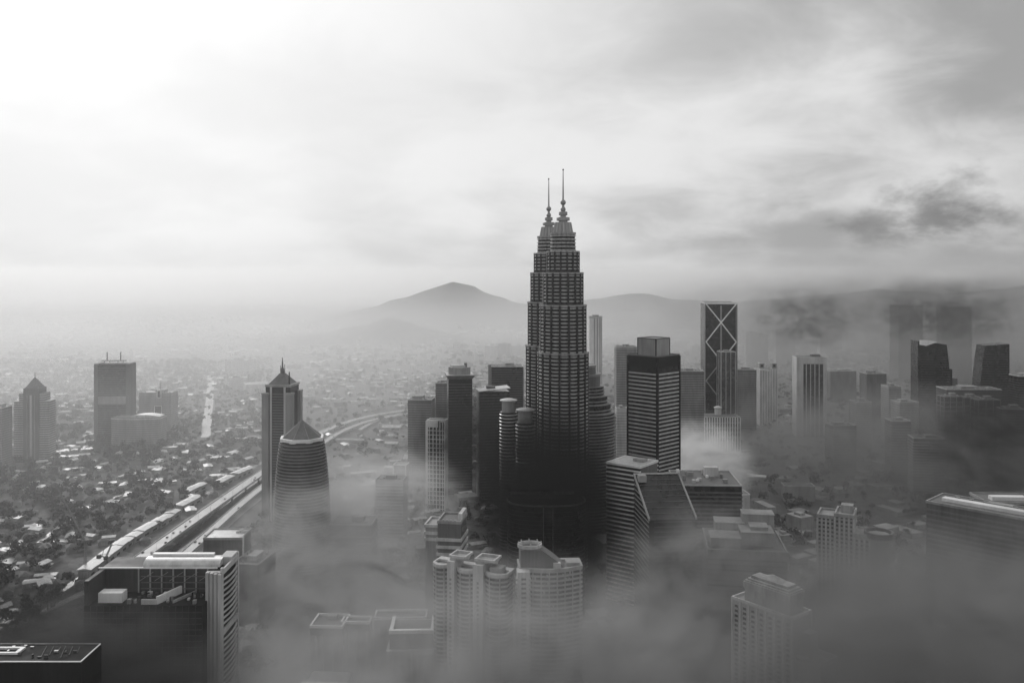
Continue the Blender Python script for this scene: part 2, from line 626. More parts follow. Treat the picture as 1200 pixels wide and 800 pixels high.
# ---------------------------------------------------------------- the twin skyscraper
def twin_tower(label, X, Y, side):
    t = thing('twin_skyscraper', label, 'skyscraper', X, Y, R(11))
    tiers = [(0, 244, 29.4), (244, 297.6, 26.8), (297.6, 334, 23.3), (334, 358, 18.9)]
    P = 4.07
    for z0, z1, r in tiers:
        o = lobed(r * 0.955)
        core = MB().prism(o, z0, z1).build('shaft', GLB, t)
        # stainless sun shades, one ring to a floor, sloping outwards
        mb = MB()
        a, b = lobed(r * 0.94), lobed(r * 1.0)
        mb.loft([[(x, y, 0) for x, y in a], [(x, y, 0.25) for x, y in b], [(x, y, 0.95) for x, y in b], [(x, y, 1.75) for x, y in a]], False, False)
        me = mb.mesh('sun_shade', STEEL)
        n = int((z1 - z0) / P)
        for k in range(n):
            link('sun_shade', me, t, (0, 0, z1 - (k + 1) * P + 0.4))
        MB().ring(lobed(r * 1.005), lobed(r * 0.9), z1 - 1.2, z1 + 1.0).build('cornice', DSTEEL, t)
        MB().prism(lobed(r * 0.92), z1 + 0.004, z1 + 0.5).build('terrace', DSTEEL, t)
        # dark recess columns in the scallop grooves
        for k in range(16):
            ang = 2 * math.pi * k / 16
            rr = r * 0.962
            if k == 0:
                mm = MB().box(0, 0, z0 + 0.3, z1 - 0.4, 1.6, 2.0 if r > 20 else 1.5).mesh('groove_column', GLB)
            c = link('groove_column', mm, t, (rr * math.cos(ang), rr * math.sin(ang), 0))
            c.rotation_euler.z = ang
    # the leaning crown tiers and the pinnacle
    def lean(z0, z1, r0, r1, name, mat):
        MB().loft([[(x, y, z0) for x, y in lobed(r0)], [(x, y, z1) for x, y in lobed(r1)]]).build(name, mat, t)
    lean(358, 379, 14.3, 13.2, 'crown_tier', GLB)
    me = MB().loft([[(x, y, 0) for x, y in lobed(13.4)], [(x, y, 0.3) for x, y in lobed(14.7)], [(x, y, 1.1) for x, y in lobed(14.7)], [(x, y, 1.8) for x, y in lobed(13.4)]], False, False).mesh('sun_shade', STEEL)
    for k in range(5):
        link('sun_shade', me, t, (0, 0, 359 + k * 4.07))
    MB().ring(lobed(14.6), lobed(12), 377.5, 380).build('cornice', DSTEEL, t)
    lean(380, 391.5, 11.2, 9.2, 'crown_tier', DSTEEL)
    for k in range(16):
        a = 2 * math.pi * (k + 0.5) / 16
        MB().tube((11.1 * math.cos(a), 11.1 * math.sin(a), 380), (9.1 * math.cos(a), 9.1 * math.sin(a), 391), 0.42, 0.35, 5).build('crown_rib', STEEL if k % 2 else DSTEEL, t)
    MB().lathe([(5.0, 391.5), (5.0, 393.2), (7.5, 393.4), (7.5, 396.6), (6.8, 397.2), (3.2, 397.6), (3.2, 399.4)], 20).build('pinnacle_drum', DSTEEL, t)
    MB().lathe([(4.4, 399.4), (4.9, 399.8), (4.9, 403.0), (4.2, 403.6), (2.0, 404.0)], 20).build('pinnacle_drum', DSTEEL, t)
    MB().lathe([(2.0, 403.8), (3.0, 405.4), (2.8, 407.4), (1.6, 409), (1.2, 411.5)], 16).build('pinnacle_cone', DSTEEL, t)
    MB().lathe([(3.15 * math.sin(math.pi * i / 12) + 0.02, 414 - 3.15 * math.cos(math.pi * i / 12)) for i in range(13)], 16).build('ring_ball', DSTEEL, t, smooth=True)
    MB().lathe([(1.15, 416.8), (0.95, 425), (0.7, 438), (0.45, 450)], 10).build('mast', STEEL, t)
    MB().lathe([(0.05, 449.8), (0.9, 450.6), (0.9, 451.6), (0.05, 452.4)], 10).build('mast_tip', BLACK, t)
    # the lower round annex joined to the tower
    ax, ay = side
    ca, sa = math.cos(-R(11)), math.sin(-R(11))
    ax, ay = ax * ca - ay * sa, ax * sa + ay * ca
    AH = 166
    rr = 11.2
    MB().lathe([(rr * 0.93, 0), (rr * 0.93, AH)], 28, ax, ay).build('annex_shaft', GLB, t)
    me = MB().loft([[(x, y, z) for x, y in circ(r, 28)] for r, z in ((rr * 0.9, 0), (rr, 0.25), (rr, 0.95), (rr * 0.9, 1.75))], False, False).mesh('annex_sun_shade', STEEL)
    for k in range(int(AH / P)):
        link('annex_sun_shade', me, t, (ax, ay, AH - (k + 1) * P + 0.4))
    MB().lathe([(rr * 0.72, AH), (rr * 0.72, AH + 12.5)], 24, ax, ay).build('annex_drum', DSTEEL, t)
    MB().lathe([(rr * 0.78, AH + 12.5), (rr * 0.95, AH + 13.4), (rr * 0.95, AH + 14.6), (rr * 0.5, AH + 16)], 24, ax, ay).build('annex_cap', STEEL, t)
    return t


twin_tower('taller looking front skyscraper with banded scalloped shaft and needle spire', 58.0, 1000, (-43, -6))
twin_tower('rear twin skyscraper half hidden behind the front one, spire slightly lower', 45.8, 1099, (-50, -30))

# stepped round office tower tucked against the twin's right side
t = thing('stepped_round_tower', 'round banded office tower stepping up beside the twin skyscrapers', 'office tower', U(687, 1150), 1150)
zl = 0
for py, r in ((482, 39), (472, 33.5), (463, 29), (452, 24), (438, 19), (428, 13)):
    z1 = Z(py, 1150)
    MB().lathe([(r * 0.95, zl), (r * 0.95, z1)], 36).build('shaft', GLB if r > 20 else DCONC, t)
    if r > 20:
        bands(t, 'floor_band', circ(r, 36), circ(r * 0.9, 36), zl, z1 + 0.5, 4.05, 1.5, DSTEEL)
    else:
        MB().ring(circ(r, 36), circ(r * 0.9, 36), z1 - 2, z1 + 1).build('cornice', DSTEEL, t)
    MB().lathe([(r * 0.93, z1 + 0.004), (r * 0.93, z1 + 0.4)], 36).build('terrace', CONC, t)
    zl = z1

# oval dark block in front of the twins
t = thing('oval_office_block', 'black glass oval office block with pale roof rim before the twins', 'office block', U(640, 880), 880)
ov = [(39 * (abs(c) ** 0.7) * (1 if c > 0 else -1), 26 * (abs(s) ** 0.85) * (1 if s > 0 else -1)) for c, s in ((math.cos(2 * math.pi * i / 56 + 0.01), math.sin(2 * math.pi * i / 56 + 0.01)) for i in range(56))]
MB().prism(off(ov, -0.4), 0, 108).build('facade', GLB, t)
bands(t, 'floor_band', ov, off(ov, -0.8), 2, 106, 4.0, 0.35, DCONC)
MB().ring(off(ov, 0.5), off(ov, -0.9), 107.6, 109.2).build('roof_rim', DSTEEL, t)
MB().prism(off(ov, -1.0), 108.004, 108.3).build('roof', BLACK, t)
MB().box(-12, 9, 108.3, 115.5, 44, 12).build('plant_room', BLACK, t)
MB().box(-17.5, 2.6, 112.8, 115.6, 38, 0.8).build('pale_roof_screen', SHEET, t)  # pale sheet lip raised above the roof, in two lengths
MB().box(18, 2.6, 112.8, 115.6, 20, 0.8).build('pale_roof_screen', SHEET, t)
for x in (-3.6, 5.6):
    MB().box(x, -26.4, 40, 107, 0.9, 1.2).build('facade_fin', CONC, t)

# square tower with pale floor bands and a box crown
t = thing('banded_square_tower', 'square corner-on tower with pale floor bands, black belt and box crown', 'office tower', U(766, 1050), 1050, R(44))
w = 43
MB().box(0, 0, 0, 236, w, w).build('facade', GL, t)
bands(t, 'floor_band', rect(w, w, 0.55), rect(w, w, -0.3), 3, 224, 4.62, 1.7, BANDL)
MB().box(0, 0, 224.2, 236.5, w + 0.7, w + 0.7).build('belt', BLACK, t)
MB().ring(rect(w, w, 0.45), rect(w, w, -0.5), 236.6, 238).build('parapet', DCONC, t)
MB().box(0, 0, 236.504, 236.9, w - 1, w - 1).build('roof', ROOFG, t)
for sx_ in (-1, 1):
    for sy_ in (-1, 1):
        MB().box(sx_ * w / 2, sy_ * w / 2, 0, 236.2, 2.4, 2.4).build('corner_post', GLB, t)
MB().box(0, 0, 236.9, 256.6, 27, 27).build('crown_box', CONC, t)
MB().ring(rect(27, 27, 0.3), rect(27, 27, -0.6), 256.3, 257.6).build('crown_rim', DCONC, t)
for sx_, sy_ in ((-1, -1), (1, -1), (-1, 1), (1, 1)):
    MB().box(sx_ * 13.3, sy_ * 13.3, 236.9, 256.9, 1.1, 1.1).build('crown_corner', BLACK, t)

# lower banded tower
ang = R(-37)
xl, yl = U(711, 900), 900
w = 38.0
cx = xl + math.cos(ang) * w / 2 - math.sin(ang) * w / 2
cy = yl + math.sin(ang) * w / 2 + math.cos(ang) * w / 2
t = thing('striped_office_block', 'low office block with bright white floor stripes and pale flat roof', 'office block', cx, cy, ang)
MB().box(0, 0, 0, 140.6, w, w).build('facade', GL, t)
bands(t, 'floor_band', rect(w, w, 0.5), rect(w, w, -0.3), 2, 140.4, 4.45, 1.5, WHITE)
MB().ring(rect(w, w, 0.6), rect(w, w, -0.6), 139.6, 141.8).build('parapet', WHITE, t)
MB().box(0, 0, 140.604, 141, w - 1.3, w - 1.3).build('roof', SHEET, t)
MB().box(6, 6, 141, 144, 12, 9).build('plant_room', CONC, t)
MB().box(w / 2, 0, 0, 139.5, 1.8, w * 0.9).build('end_wall', DCONC, t)

# wedge-topped dark block
t = thing('sloped_roof_block', 'dark glass block whose glazed roof slopes down toward the front', 'office block', 137, 793, R(6))
w, dp = 42, 54
xs = (-w / 2, w / 2)
pr = [(-dp / 2, 0), (dp / 2, 0), (dp / 2, 147), (-dp / 2, 120)]
mb = MB()
mb.loft([[(x, y, z) for y, z in pr] for x in xs])
mb.build('facade', GL, t)
n = 34
for k in range(1, n):
    z = k * 4.2
    y1 = dp / 2
    y0 = -dp / 2 if z < 119 else -dp / 2 + (z - 119) / 27 * dp
    if y1 - y0 > 3:
        MB().box(-w / 2 - 0.1, (y0 + y1) / 2, z, z + 0.5, 0.9, y1 - y0).build('floor_line', STONE, t)
    if z < 118:
        MB().box(2, -dp / 2, z, z + 1.2, w - 5, 0.5).build('floor_band', PANEL, t)
for x in xs:
    MB().loft([[(x + o, -dp / 2 - 0.3, 119.4), (x + o, dp / 2 + 0.3, 146.4), (x + o, dp / 2 + 0.3, 148.6), (x + o, -dp / 2 - 0.3, 121.6)] for o in (-0.7, 0.7)]).build('roof_edge', CONC, t)
for k in range(1, 8):
    y = -dp / 2 + dp * k / 8
    MB().box(0, y, 120 + 27 * k / 8, 120.5 + 27 * k / 8, w - 2, 0.5).build('glazing_bar', DCONC, t)
MB().box(-w / 2 + 5, dp / 2 - 9, 143, 149, 7, 8).build('roof_plant', CONC, t)
MB().box(0, dp / 2 - 0.3, 147.3, 148.5, w - 1.6, 0.8).build('ridge', PALE, t)

# long block with crowded roof behind the wedge
t = rect_tower('cluttered_roof_block', 'long low block with cluttered pale roof plant behind the wedge block', 'office block', 825, 885, 62, 64, 128, R(-3), GLM, DCONC, 4, 1.6, plant=False)
rg = random.Random(4)
for k in range(15):
    a, b = rg.uniform(2, 7), rg.uniform(2, 6)
    MB().box(rg.uniform(-26, 18), rg.uniform(-20, 26), 128.3, 128.3 + rg.uniform(1.5, 5), a, b).build('roof_plant', rg.choice([PALE, CONC, DSTEEL, WHITE]), t)
MB().box(9, 14, 128.3, 137, 14, 9).build('stair_head', PALE, t)

# X-braced tower
t = thing('braced_tower', 'tall dark glass tower with white crossed diagonal bracing', 'office tower', U(842, 1750), 1750, R(-4))
w, H = 62, Z(355, 1717)
MB().box(0, 0, 0, H, w, 60).build('facade', GLB, t)
MB().box(0, -30.2, 0, H - 5, 3.2, 0.8).build('centre_mullion', DSTEEL, t)
MB().box(w / 2 - 1.5, 0, 0, H - 1, 3.2, 60.6).build('corner_strip', DCONC, t)
MB().box(0, -30.3, H - 2.2, H + 1.6, w + 1.2, 2.2).build('top_beam', WHITE, t)
MB().ring(rect(w, 60, 0.6), rect(w, 60, -1), H - 1.5, H + 1.4).build('parapet', PALE, t)
for s in (-1, 1):
    MB().box(s * (w / 2 - 0.2), -30.3, 0, H - 2.3, 1.6, 1.4).build('edge_column', DSTEEL, t)
hw = 27
zz = [H - 2, H - 38, H - 76, H - 114, H - 152, H - 190]
for k in range(5):
    for s in (-1, 1):
        xa, xb = (s * (hw + 2), 0) if k % 2 == 0 else (0, s * (hw + 2))
        MB().tube((xa, -30.9, zz[k]), (xb, -30.9, zz[k + 1]), 1.3, 1.3, 6).build('brace', WHITE if k < 3 else DSTEEL, t)
for k in range(1, 16):
    MB().box(0, -30.1, H * k / 16, H * k / 16 + 0.8, w - 2, 0.5).build('floor_line', GLM, t)
rect_tower('glass_annex_tower', 'darker glass tower rising close in front of the cross-braced tower', 'office tower', 851, 1690, 28, 24, Z(412, 1690), R(5), GLM, None, fins=(3, 2), finmat=CONC, fin_w=1.6)

# ribbed pale low block
t = rect_tower('ribbed_hotel_block', 'pale low block with close vertical ribs and a roof drum', 'hotel', 840, 1660, 77, 40, Z(489, 1640), R(3), GLM, PALE, 9, 1.2, 0.4, (16, 7), 2.2, 0.8, WHITE, True, plant=False)
MB().lathe([(6, 68), (6, 79), (7.5, 80), (7.5, 82), (3, 84)], 20, 2, 0).build('roof_drum', PALE, t)

# ---------------------------------------------------------------- mid-distance centre
t = thing('slender_round_tower', 'slender pale cylinder tower standing alone right of the twins', 'apartment tower', U(698, 2450), 2450)
H = Z(371, 2450)
MB().lathe([(18, 0), (18, H)], 28).build('shaft', PALE, t)
for a in (-105, -80, -55, -30):
    MB().box(18 * math.cos(R(a)), 18 * math.sin(R(a)), 0, H - 4, 4.2, 1.2, R(a + 90)).build('window_strip', DCONC, t)
MB().ring(circ(18.9, 28), circ(16, 28), H - 4, H + 1.5).build('cornice', CONC, t)
MB().lathe([(9, H), (9, H + 5)], 16).build('plant_room', DCONC, t)
rect_tower('grey_slab_tower', 'plain grey slab tower behind the banded square tower', 'office tower', 733, 1480, 34, 30, Z(406, 1480), 0, CONC, DCONC, 4, 1.2, 0.25, joined=True)
rect_tower('narrow_pale_tower', 'narrow pale tower in the gap beside the banded square tower', 'apartment tower', 728, 1300, 16, 18, Z(478, 1300), 0, PALE, CONC, 4, 1.2, 0.25, joined=True)
rect_tower('dark_flat_block', 'dark flat-topped block behind and right of the banded square tower', 'office block', 808, 1500, 42, 34, Z(434, 1500), 0, DCONC, CONC, 4, 1.1, 0.3, joined=True)

# white gridded slab
d = 1250
t = thing('gridded_slab_block', 'slim white slab with a grid of deep dark windows', 'apartment block', U(512.5, d), d, R(-12))
w, dp, H = 26, 16, Z(493, d - 8)
MB().box(0, 0, 0, H, w, dp).build('wall', GLB, t)
cols = [-13, -9.2, -3.8, 1.2, 6.2, 10.2, 13]
wid = [3.4, 1.0, 1.2, 1.2, 1.2, 1.0, 1.4]
me = {}
for c, q in zip(cols, wid):
    MB().box(c, -dp / 2, 0, H - 0.2, q, 1.6).build('pier', WHITE, t)
bm_ = MB().box(0, -dp / 2, 0, 1.0, w + 0.4, 1.3).mesh('floor_beam', WHITE)
k = 0
while k * 6.1 + 2 < H - 9:
    link('floor_beam', bm_, t, (0, 0, 2 + k * 6.1))
    k += 1
MB().box(-5, -dp / 2 - 0.05, H - 9, H + 1, 16.8, 2).build('head_wall', WHITE, t)
MB().box(10.5, -dp / 2 - 0.05, H - 1.6, H + 1, 6, 2).build('head_wall', WHITE, t)
for s in (-1, 1):
    MB().box(s * w / 2, 0, 0, H + 0.6, 0.8, dp - 1.5).build('side_wall', PALE, t)
MB().ring(rect(w, dp, 0.3), rect(w, dp, -0.5), H + 0.1, H + 1.4).build('parapet', WHITE, t)
MB().box(0, 0, H + 0.004, H + 0.1, w - 1, dp - 1).build('roof', ROOFG, t)

# dark tower with flared cornice and drum
d = 1350
t = thing('drum_topped_tower', 'dark tower with flared pale cornice and grey drum on top', 'office tower', U(538.5, d), d, R(8))
H = Z(442, d - 18)
MB().box(0, 0, 0, H, 36, 34).build('facade', GLB, t)
bands(t, 'floor_band', rect(36, 34, 0.25), rect(36, 34, -0.2), 2, H - 3, 4.2, 0.6, DCONC)
MB().loft([[(x, y, z) for x, y in rect(36, 34, o)] for o, z in ((0, H - 3), (3.4, H + 1.4), (3.4, H + 3))]).build('cornice', DCONC, t)
MB().box(0, 0, H + 3.004, H + 3.3, 41.6, 39.6).build('roof', SHEET, t)
MB().lathe([(17, H + 3.3), (17, H + 14)], 24).build('roof_drum', CONC, t)
MB().box(-2, 0, H + 14, H + 17, 22, 14, 0.2).build('plant_room', PALE, t)
MB().box(9, -3, H + 14, H + 20, 4, 4).build('stair_head', DCONC, t)
d = 1300
t = rect_tower('slant_roof_tower', 'dark tower with thin slanting white roof beside the drum-topped tower', 'office tower', 578, d, 44, 30, Z(459, d - 15), R(10), GLB, DCONC, 4.2, 0.6, 0.25, plant=False, roof=False)
H = Z(459, d - 15)
MB().loft([[(-24, y, H + 0.4), (23, y, H + 4.5), (23, y, H + 5.7), (-24, y, H + 1.6)] for y in (-17, 17)]).build('slanting_roof', SHEET, t)
MB().box(-23, 0, 0, H - 1, 2.2, 10).build('lift_shaft', PALE, t)
MB().box(-4, 0, H + 3.8, H + 7, 13, 8).build('plant_room', DCONC, t)
d = 1600
t = rect_tower('broad_dark_tower', 'broad dark tower with pale roof plant close left of the twins', 'office tower', 594, d, 56, 40, Z(430, d - 20), R(3), GL, DCONC, 4.2, 0.7, 0.3)
MB().box(29, 0, 0, Z(430, d - 20) - 1, 3, 30).build('edge_column', PALE, t)
MB().box(-31, 4, 0, Z(428, d - 20), 6, 16).build('lift_shaft', CONC, t)
rect_tower('stepped_grey_tower', 'grey stepped tower in mist left of the drum-topped tower', 'office tower', 519, 1560, 22, 26, Z(449, 1550), R(-5), DCONC, CONC, 4, 0.8, 0.3, joined=True)
rect_tower('low_dark_tower', 'lower dark block with a flat pale roof left of the stepped tower', 'office block', 494, 1500, 40, 36, Z(468, 1490), R(-5), DCONC, CONC, 4, 0.8, 0.3, joined=True)

# ---------------------------------------------------------------- left: two towers by the highway
d = 1200
t = thing('spired_hotel_tower', 'slim grey tower with hipped roof, spire and side mast', 'hotel tower', U(331, d), d, R(-6))
H = Z(452, d - 20)
MB().box(0, 0, 0, H, 34, 34).build('facade', GL, t)
bands(t, 'floor_band', rect(26, 34, 0.35), rect(26, 34, -0.3), 2, H - 6, 3.6, 1.0, DCONC)
for sx_ in (-1, 1):
    for sy_ in (-1, 1):
        MB().box(sx_ * 16.5, sy_ * 16.5, 0, H - 12, 9, 9).build('corner_pier', STONE, t)
        MB().box(sx_ * 16.5, sy_ * 16.5, H - 11.9, H - 9.5, 9.8, 9.8).build('pier_cap', CONC, t)
for x in (-9.5, 9.5):
    MB().box(x, -17.2, 0, H - 2, 2.4, 1.4).build('rib', PALE, t)
    for k in range(30):
        pass
MB().ring(rect(34, 34, 0.8), rect(34, 34, -2), H - 2, H + 1).build('cornice', CONC, t)
MB().loft([[(x * s, y * s, z) for x, y in rect(31, 31)] for s, z in ((1, H + 0.2), (0.3, H + 13), (0.24, H + 14.5))]).build('hipped_roof', DCONC, t)
MB().loft([[(-15.3, -15.3, H + 0.6), (-14.6, -15.3, H + 0.6), (-14.6, -14.6, H + 1.2), (-15.3, -14.6, H + 1.2)], [(-4.6, -4.6, H + 13.3), (-4, -4.6, H + 13.3), (-4, -4, H + 13.9), (-4.6, -4, H + 13.9)]]).build('hip_rib', WHITE, t)
MB().lathe([(2.6, H + 14), (2.6, H + 20), (1.2, H + 23), (0.5, H + 36)], 10).build('spire', DCONC, t)
MB().tube((3.2, 0, H + 13), (3.2, 0, H + 27), 0.5, 0.4).build('mast', DCONC, t)
MB().tube((-3, 1, H + 13), (-3, 1, H + 25), 0.5, 0.4).build('mast', DCONC, t)
MB().tube((14, -12, H - 2), (14, -12, H + 18), 1.1, 0.8).build('mast', BLACK, t)

d = 1000
t = thing('round_tower', 'round banded tower with dark pyramid roof and pale octagonal eaves', 'hotel tower', U(354, d), d, R(10))
H = Z(519, d - 22)
oct_ = [(25.5 * math.cos(R(22.5 + 45 * k)), 25.5 * math.sin(R(22.5 + 45 * k))) for k in range(8)]
prof = [(33.5, 0), (32, H - 100), (29.5, H - 50), (27.2, H - 22), (25, H - 6), (24.2, H)]
MB().lathe(prof, 40).build('facade', GL, t)
k = 0
z = 3.0
while z < H - 4:
    for (r0, z0), (r1, z1) in zip(prof, prof[1:]):
        if z0 <= z <= z1:
            r = r0 + (r1 - r0) * (z - z0) / (z1 - z0)
    MB().ring(circ(r + 0.55, 40), circ(r - 0.8, 40), 0, 1.3).build('balcony_band', BANDM, t, (0, 0, z))
    z += 3.55
MB().ring(oct_, [(x * 0.82, y * 0.82) for x, y in oct_], H - 0.6, H + 3.2).build('eaves', WHITE, t)
MB().loft([[(x * s, y * s, z) for x, y in oct_] for s, z in ((0.93, H + 2.2), (0.03, H + 22))]).build('pyramid_roof', DCONC, t)
for k in range(8):
    x, y = oct_[k]
    MB().tube((x * 0.93, y * 0.93, H + 2.3), (0, 0, H + 22.2), 0.35, 0.25, 5).build('hip_rib', CONC, t)

# ---------------------------------------------------------------- far left towers
d = 1570
t = thing('stepped_spire_tower', 'stepped banded apartment tower with pointed dark top on the far left', 'apartment tower', U(41, d), d, R(4))
zc_ = lambda py: Z(py, d - 15)
for x0, x1, py in ((-20, -14, 470), (-14, -9, 461), (9, 14, 461), (14, 20, 470)):
    mb = MB().box((x0 + x1) / 2 * 1.5, 0, 0, zc_(py), (x1 - x0) * 1.5, 26)
    mb.build('wing', DCONC, t)
    bands_w = (x1 - x0) * 1.5
    m2 = MB()
    k = 0
    while 3 + k * 4 < zc_(py) - 1:
        m2.box((x0 + x1) / 2 * 1.5, 0, 3 + k * 4, 4.4 + k * 4, bands_w + 0.5, 26.6)
        k += 1
    m2.build('balcony_bands', PALE, t, kind='stuff')
MB().box(0, 0, 0, zc_(455), 26.6, 30).build('centre_shaft', DCONC, t)
MB().box(0, -15.2, 0, zc_(463), 3.5, 1.4).build('light_strip', PALE, t)
for x in (-6.5, 6.5):
    MB().box(x, -15.1, 0, zc_(463), 1.2, 1.2).build('pier', CONC, t)
MB().loft([[(x, y, z) for x, y in rect(a, b)] for a, b, z in ((24, 26, zc_(455)), (18, 18, zc_(452)), (10, 10, zc_(447.5)), (1, 1, zc_(443)))]).build('pointed_roof', DCONC, t)
MB().tube((0, 0, zc_(444)), (0, 0, zc_(437)), 0.8, 0.3).build('spire', DCONC, t)

d = 1725
t = thing('masted_slab_tower', 'tall grey slab tower with two rooftop masts and a roof frame', 'office tower', U(135, d), d, R(2))
H = Z(427, d)
MB().box(0, 0, 0, H, 62, 30).build('facade', GLM, t)
for s in (-1, 1):
    MB().box(s * 30.5, 0, 0, H + 3, 7, 33).build('end_pier', DCONC, t)
bands(t, 'floor_band', rect(52, 30, 0.4), rect(52, 30, -0.3), 2, H, 4.2, 1.3, DCONC, True)
MB().box(0, -15.3, Z(472, d), Z(463, d), 53, 1.4).build('belt', CONC, t)
MB().box(0, 0, H + 0.004, H + 2, 50, 28).build('roof', BLACK, t)
for x in (-18, -8, 8, 18):
    MB().tube((x, -6, H + 2), (x, -6, H + 7.5), 0.8).build('frame_post', CONC, t)
MB().box(0, -6, H + 7.5, H + 9.3, 46, 8).build('roof_frame', CONC, t)
for x in (-13, 13):
    MB().tube((x, -6, H + 9), (x, -6, H + 25), 1.2, 0.9).build('mast', DCONC, t)

d = 1690
t = thing('bowed_front_block', 'wide low block with bowed front and pale roof edge below the slab tower', 'office block', U(163, d), d)
H = Z(489, d)
arc = [(-46 + 92 * i / 14, -16 - 9 * math.sin(math.pi * i / 14)) for i in range(15)] + [(46, 18), (-46, 18)]
MB().prism(arc, 0, H).build('facade', CONC, t)
m2 = MB()
for k in range(15):
    m2.ring(off(arc, 0.4), off(arc, -0.5), 2 + k * 4.1, 3.2 + k * 4.1)
m2.build('floor_bands', DCONC, t, kind='stuff')
MB().ring(off(arc, 0.8), off(arc, -1), H - 1, H + 1.5).build('parapet', PALE, t)
MB().loft([[(-12 + 56 * i / 8, y, H + 1 + 6 * math.sin(math.pi * (0.15 + 0.7 * i / 8))) for i in range(9)] + [(44, y, H), (-12, y, H)] for y in (-12, 14)]).build('curved_roof', SHEET, t)

d = 1850
t = rect_tower('framed_window_block', 'misty grey block with two white square roof frames beside slab tower', 'office block', 186, d, 68, 34, Z(459, d), R(-3), CONC, DCONC, 4, 1.2, 0.3, joined=True)
for x, py0, py1, ww in ((9, 466, 457, 8), (7, 485, 475, 15)):
    z0, z1 = Z(py0, d - 17), Z(py1, d - 17)
    MB().box(x, -17.8, z0 + 1, z1 - 1, ww - 2, 0.8).build('framed_window', GLB, t)
    MB().box(x, -18, z1 - 1.2, z1, ww, 2).box(x, -18, z0, z0 + 1.2, ww, 2).box(x - ww / 2, -18, z0 + 1.21, z1 - 1.21, 1.2, 2).box(x + ww / 2, -18, z0 + 1.21, z1 - 1.21, 1.2, 2).build('window_frame', WHITE, t)
MB().tube((4, 0, Z(459, d)), (4, 0, Z(448, d)), 0.8, 0.4).build('mast', DCONC, t)
rect_tower('edge_tower', 'dark tower cut by the picture edge beside the stepped spire tower', 'office tower', -2, 1500, 30, 30, Z(478, 1490), 0, DCONC, CONC, 4, 1, 0.3, joined=True)
rect_tower('hazy_wide_block', 'wide pale block fading in haze beyond the boulevard', 'office block', 282, 2900, 85, 50, Z(421, 2900), R(-20), PALE, CONC, 5, 1.5, 0.3, joined=True)
rect_tower('hazy_round_block', 'pale rounded block in haze just right of the boulevard', 'office block', 279, 2500, 48, 40, Z(442, 2500), R(12), PALE, CONC, 5, 1.5, 0.3, joined=True)
rect_tower('hazy_shed_block', 'low pale hall with white roof in haze beyond the spired tower', 'hall', 300, 2450, 60, 60, Z(449, 2450), R(25), PALE, None, roofmat=WHITE, plant=False)

# ---------------------------------------------------------------- right: misty towers
t = rect_tower('finned_slab_tower', 'pale slab tower with dark vertical strips and a solid white frame', 'office tower', 948.5, 1820, 60, 36, Z(419, 1800), R(-4), GLM, None, fins=(0, 0), finmat=WHITE, plant=False)
H = Z(419, 1800)
MB().box(-23.5, 0, 0, H - 0.1, 13.5, 37).build('end_wall', PALE, t)
MB().box(26.5, 0, 0, H - 0.1, 7.5, 37).build('end_wall', PALE, t)
for k in range(4):
    MB().box(-11 + k * 8.6, -18.2, 0, H - 13, 1.6, 1.3).build('mullion', PALE, t)
MB().box(3, -18, H - 13, H + 0.8, 40, 2).build('head_wall', PALE, t)
MB().box(12, 2, H, H + 5, 18, 12).build('plant_room', DCONC, t)
t = rect_tower('twin_crowned_tower', 'pale ribbed tower with two lit boxes at its crown', 'apartment tower', 898, 1950, 40, 30, Z(432, 1940), R(3), PALE, None, fins=(7, 4), finmat=WHITE, fin_w=1.4, plant=False)
H = Z(432, 1940)
for x in (-13, 15):
    MB().box(x, 0, H, H + 12, 11, 18).build('crown_box', CONC, t)
    MB().box(x, -9.2, H + 4, H + 9, 5, 0.6).build('crown_window', BLACK, t)
MB().loft([[(-20, y, H - 2), (0, y, H - 5), (0, y, H - 1), (-20, y, H + 1)] for y in (-17, -15.2)]).build('canopy', WHITE, t)
rect_tower('shadowy_slab', 'plain dark slab in mist left of the two-crowned tower', 'office tower', 872, 1900, 46, 34, Z(433, 1890), R(-6), DCONC, CONC, 4, 1, 0.3, joined=True)
for px, d, w_, py, lab in ((880, 3100, 26, 389, 'faint pale tower high behind the shadowy slab'), (893, 3150, 22, 392, 'faint pale tower second from left above the two-crowned tower'), (914, 3200, 24, 386, 'faint pale tower just above the finned slab'), (925, 3300, 22, 393, 'faint pale tower peeping over the finned slab')):
    rect_tower('hazy_tower', lab, 'apartment tower', px, d, w_ * 1.6, 30, Z(py, d), 0, PALE, CONC, 4, 1.2, 0.3, joined=True, roofmat=PALE)


def sail_tower(label, px, d, wpx, py_l, py_r, lean, extra):
    t = thing('sail_tower', label, 'office tower', U(px, d), d, R(-4))
    w = wpx * d / F
    hl, hr = Z(py_l, d), Z(py_r, d)
    n = 12
    rings = []
    for k in range(n + 1):
        u = k / n
        bul = lean * math.sin(math.pi * min(1, 0.15 + u * 0.85)) if lean else 0
        l, r_ = -w / 2 + (abs(lean) * (u ** 3) if lean > 0 else 0), w / 2 - (abs(lean) * (u ** 3) if lean < 0 else 0)
        rings.append([(l, -18, hl * u), (0, -22, (hl + hr) / 2 * u), (r_, -18, hr * u), (r_, 18, hr * u), (l, 18, hl * u)])
    MB().loft(rings).build('facade', GLB, t)
    l, r_ = rings[-1][0][0], rings[-1][2][0]
    mb = MB()
    for k in range(1, 40):
        z = k * 4.6
        if z < min(hl, hr) - 4:
            mb.box(0, -20.4, z, z + 0.35, w * 0.86, 2.6)
    mb.build('floor_lines', PANEL, t, kind='stuff')
    return t, l, r_, hl, hr


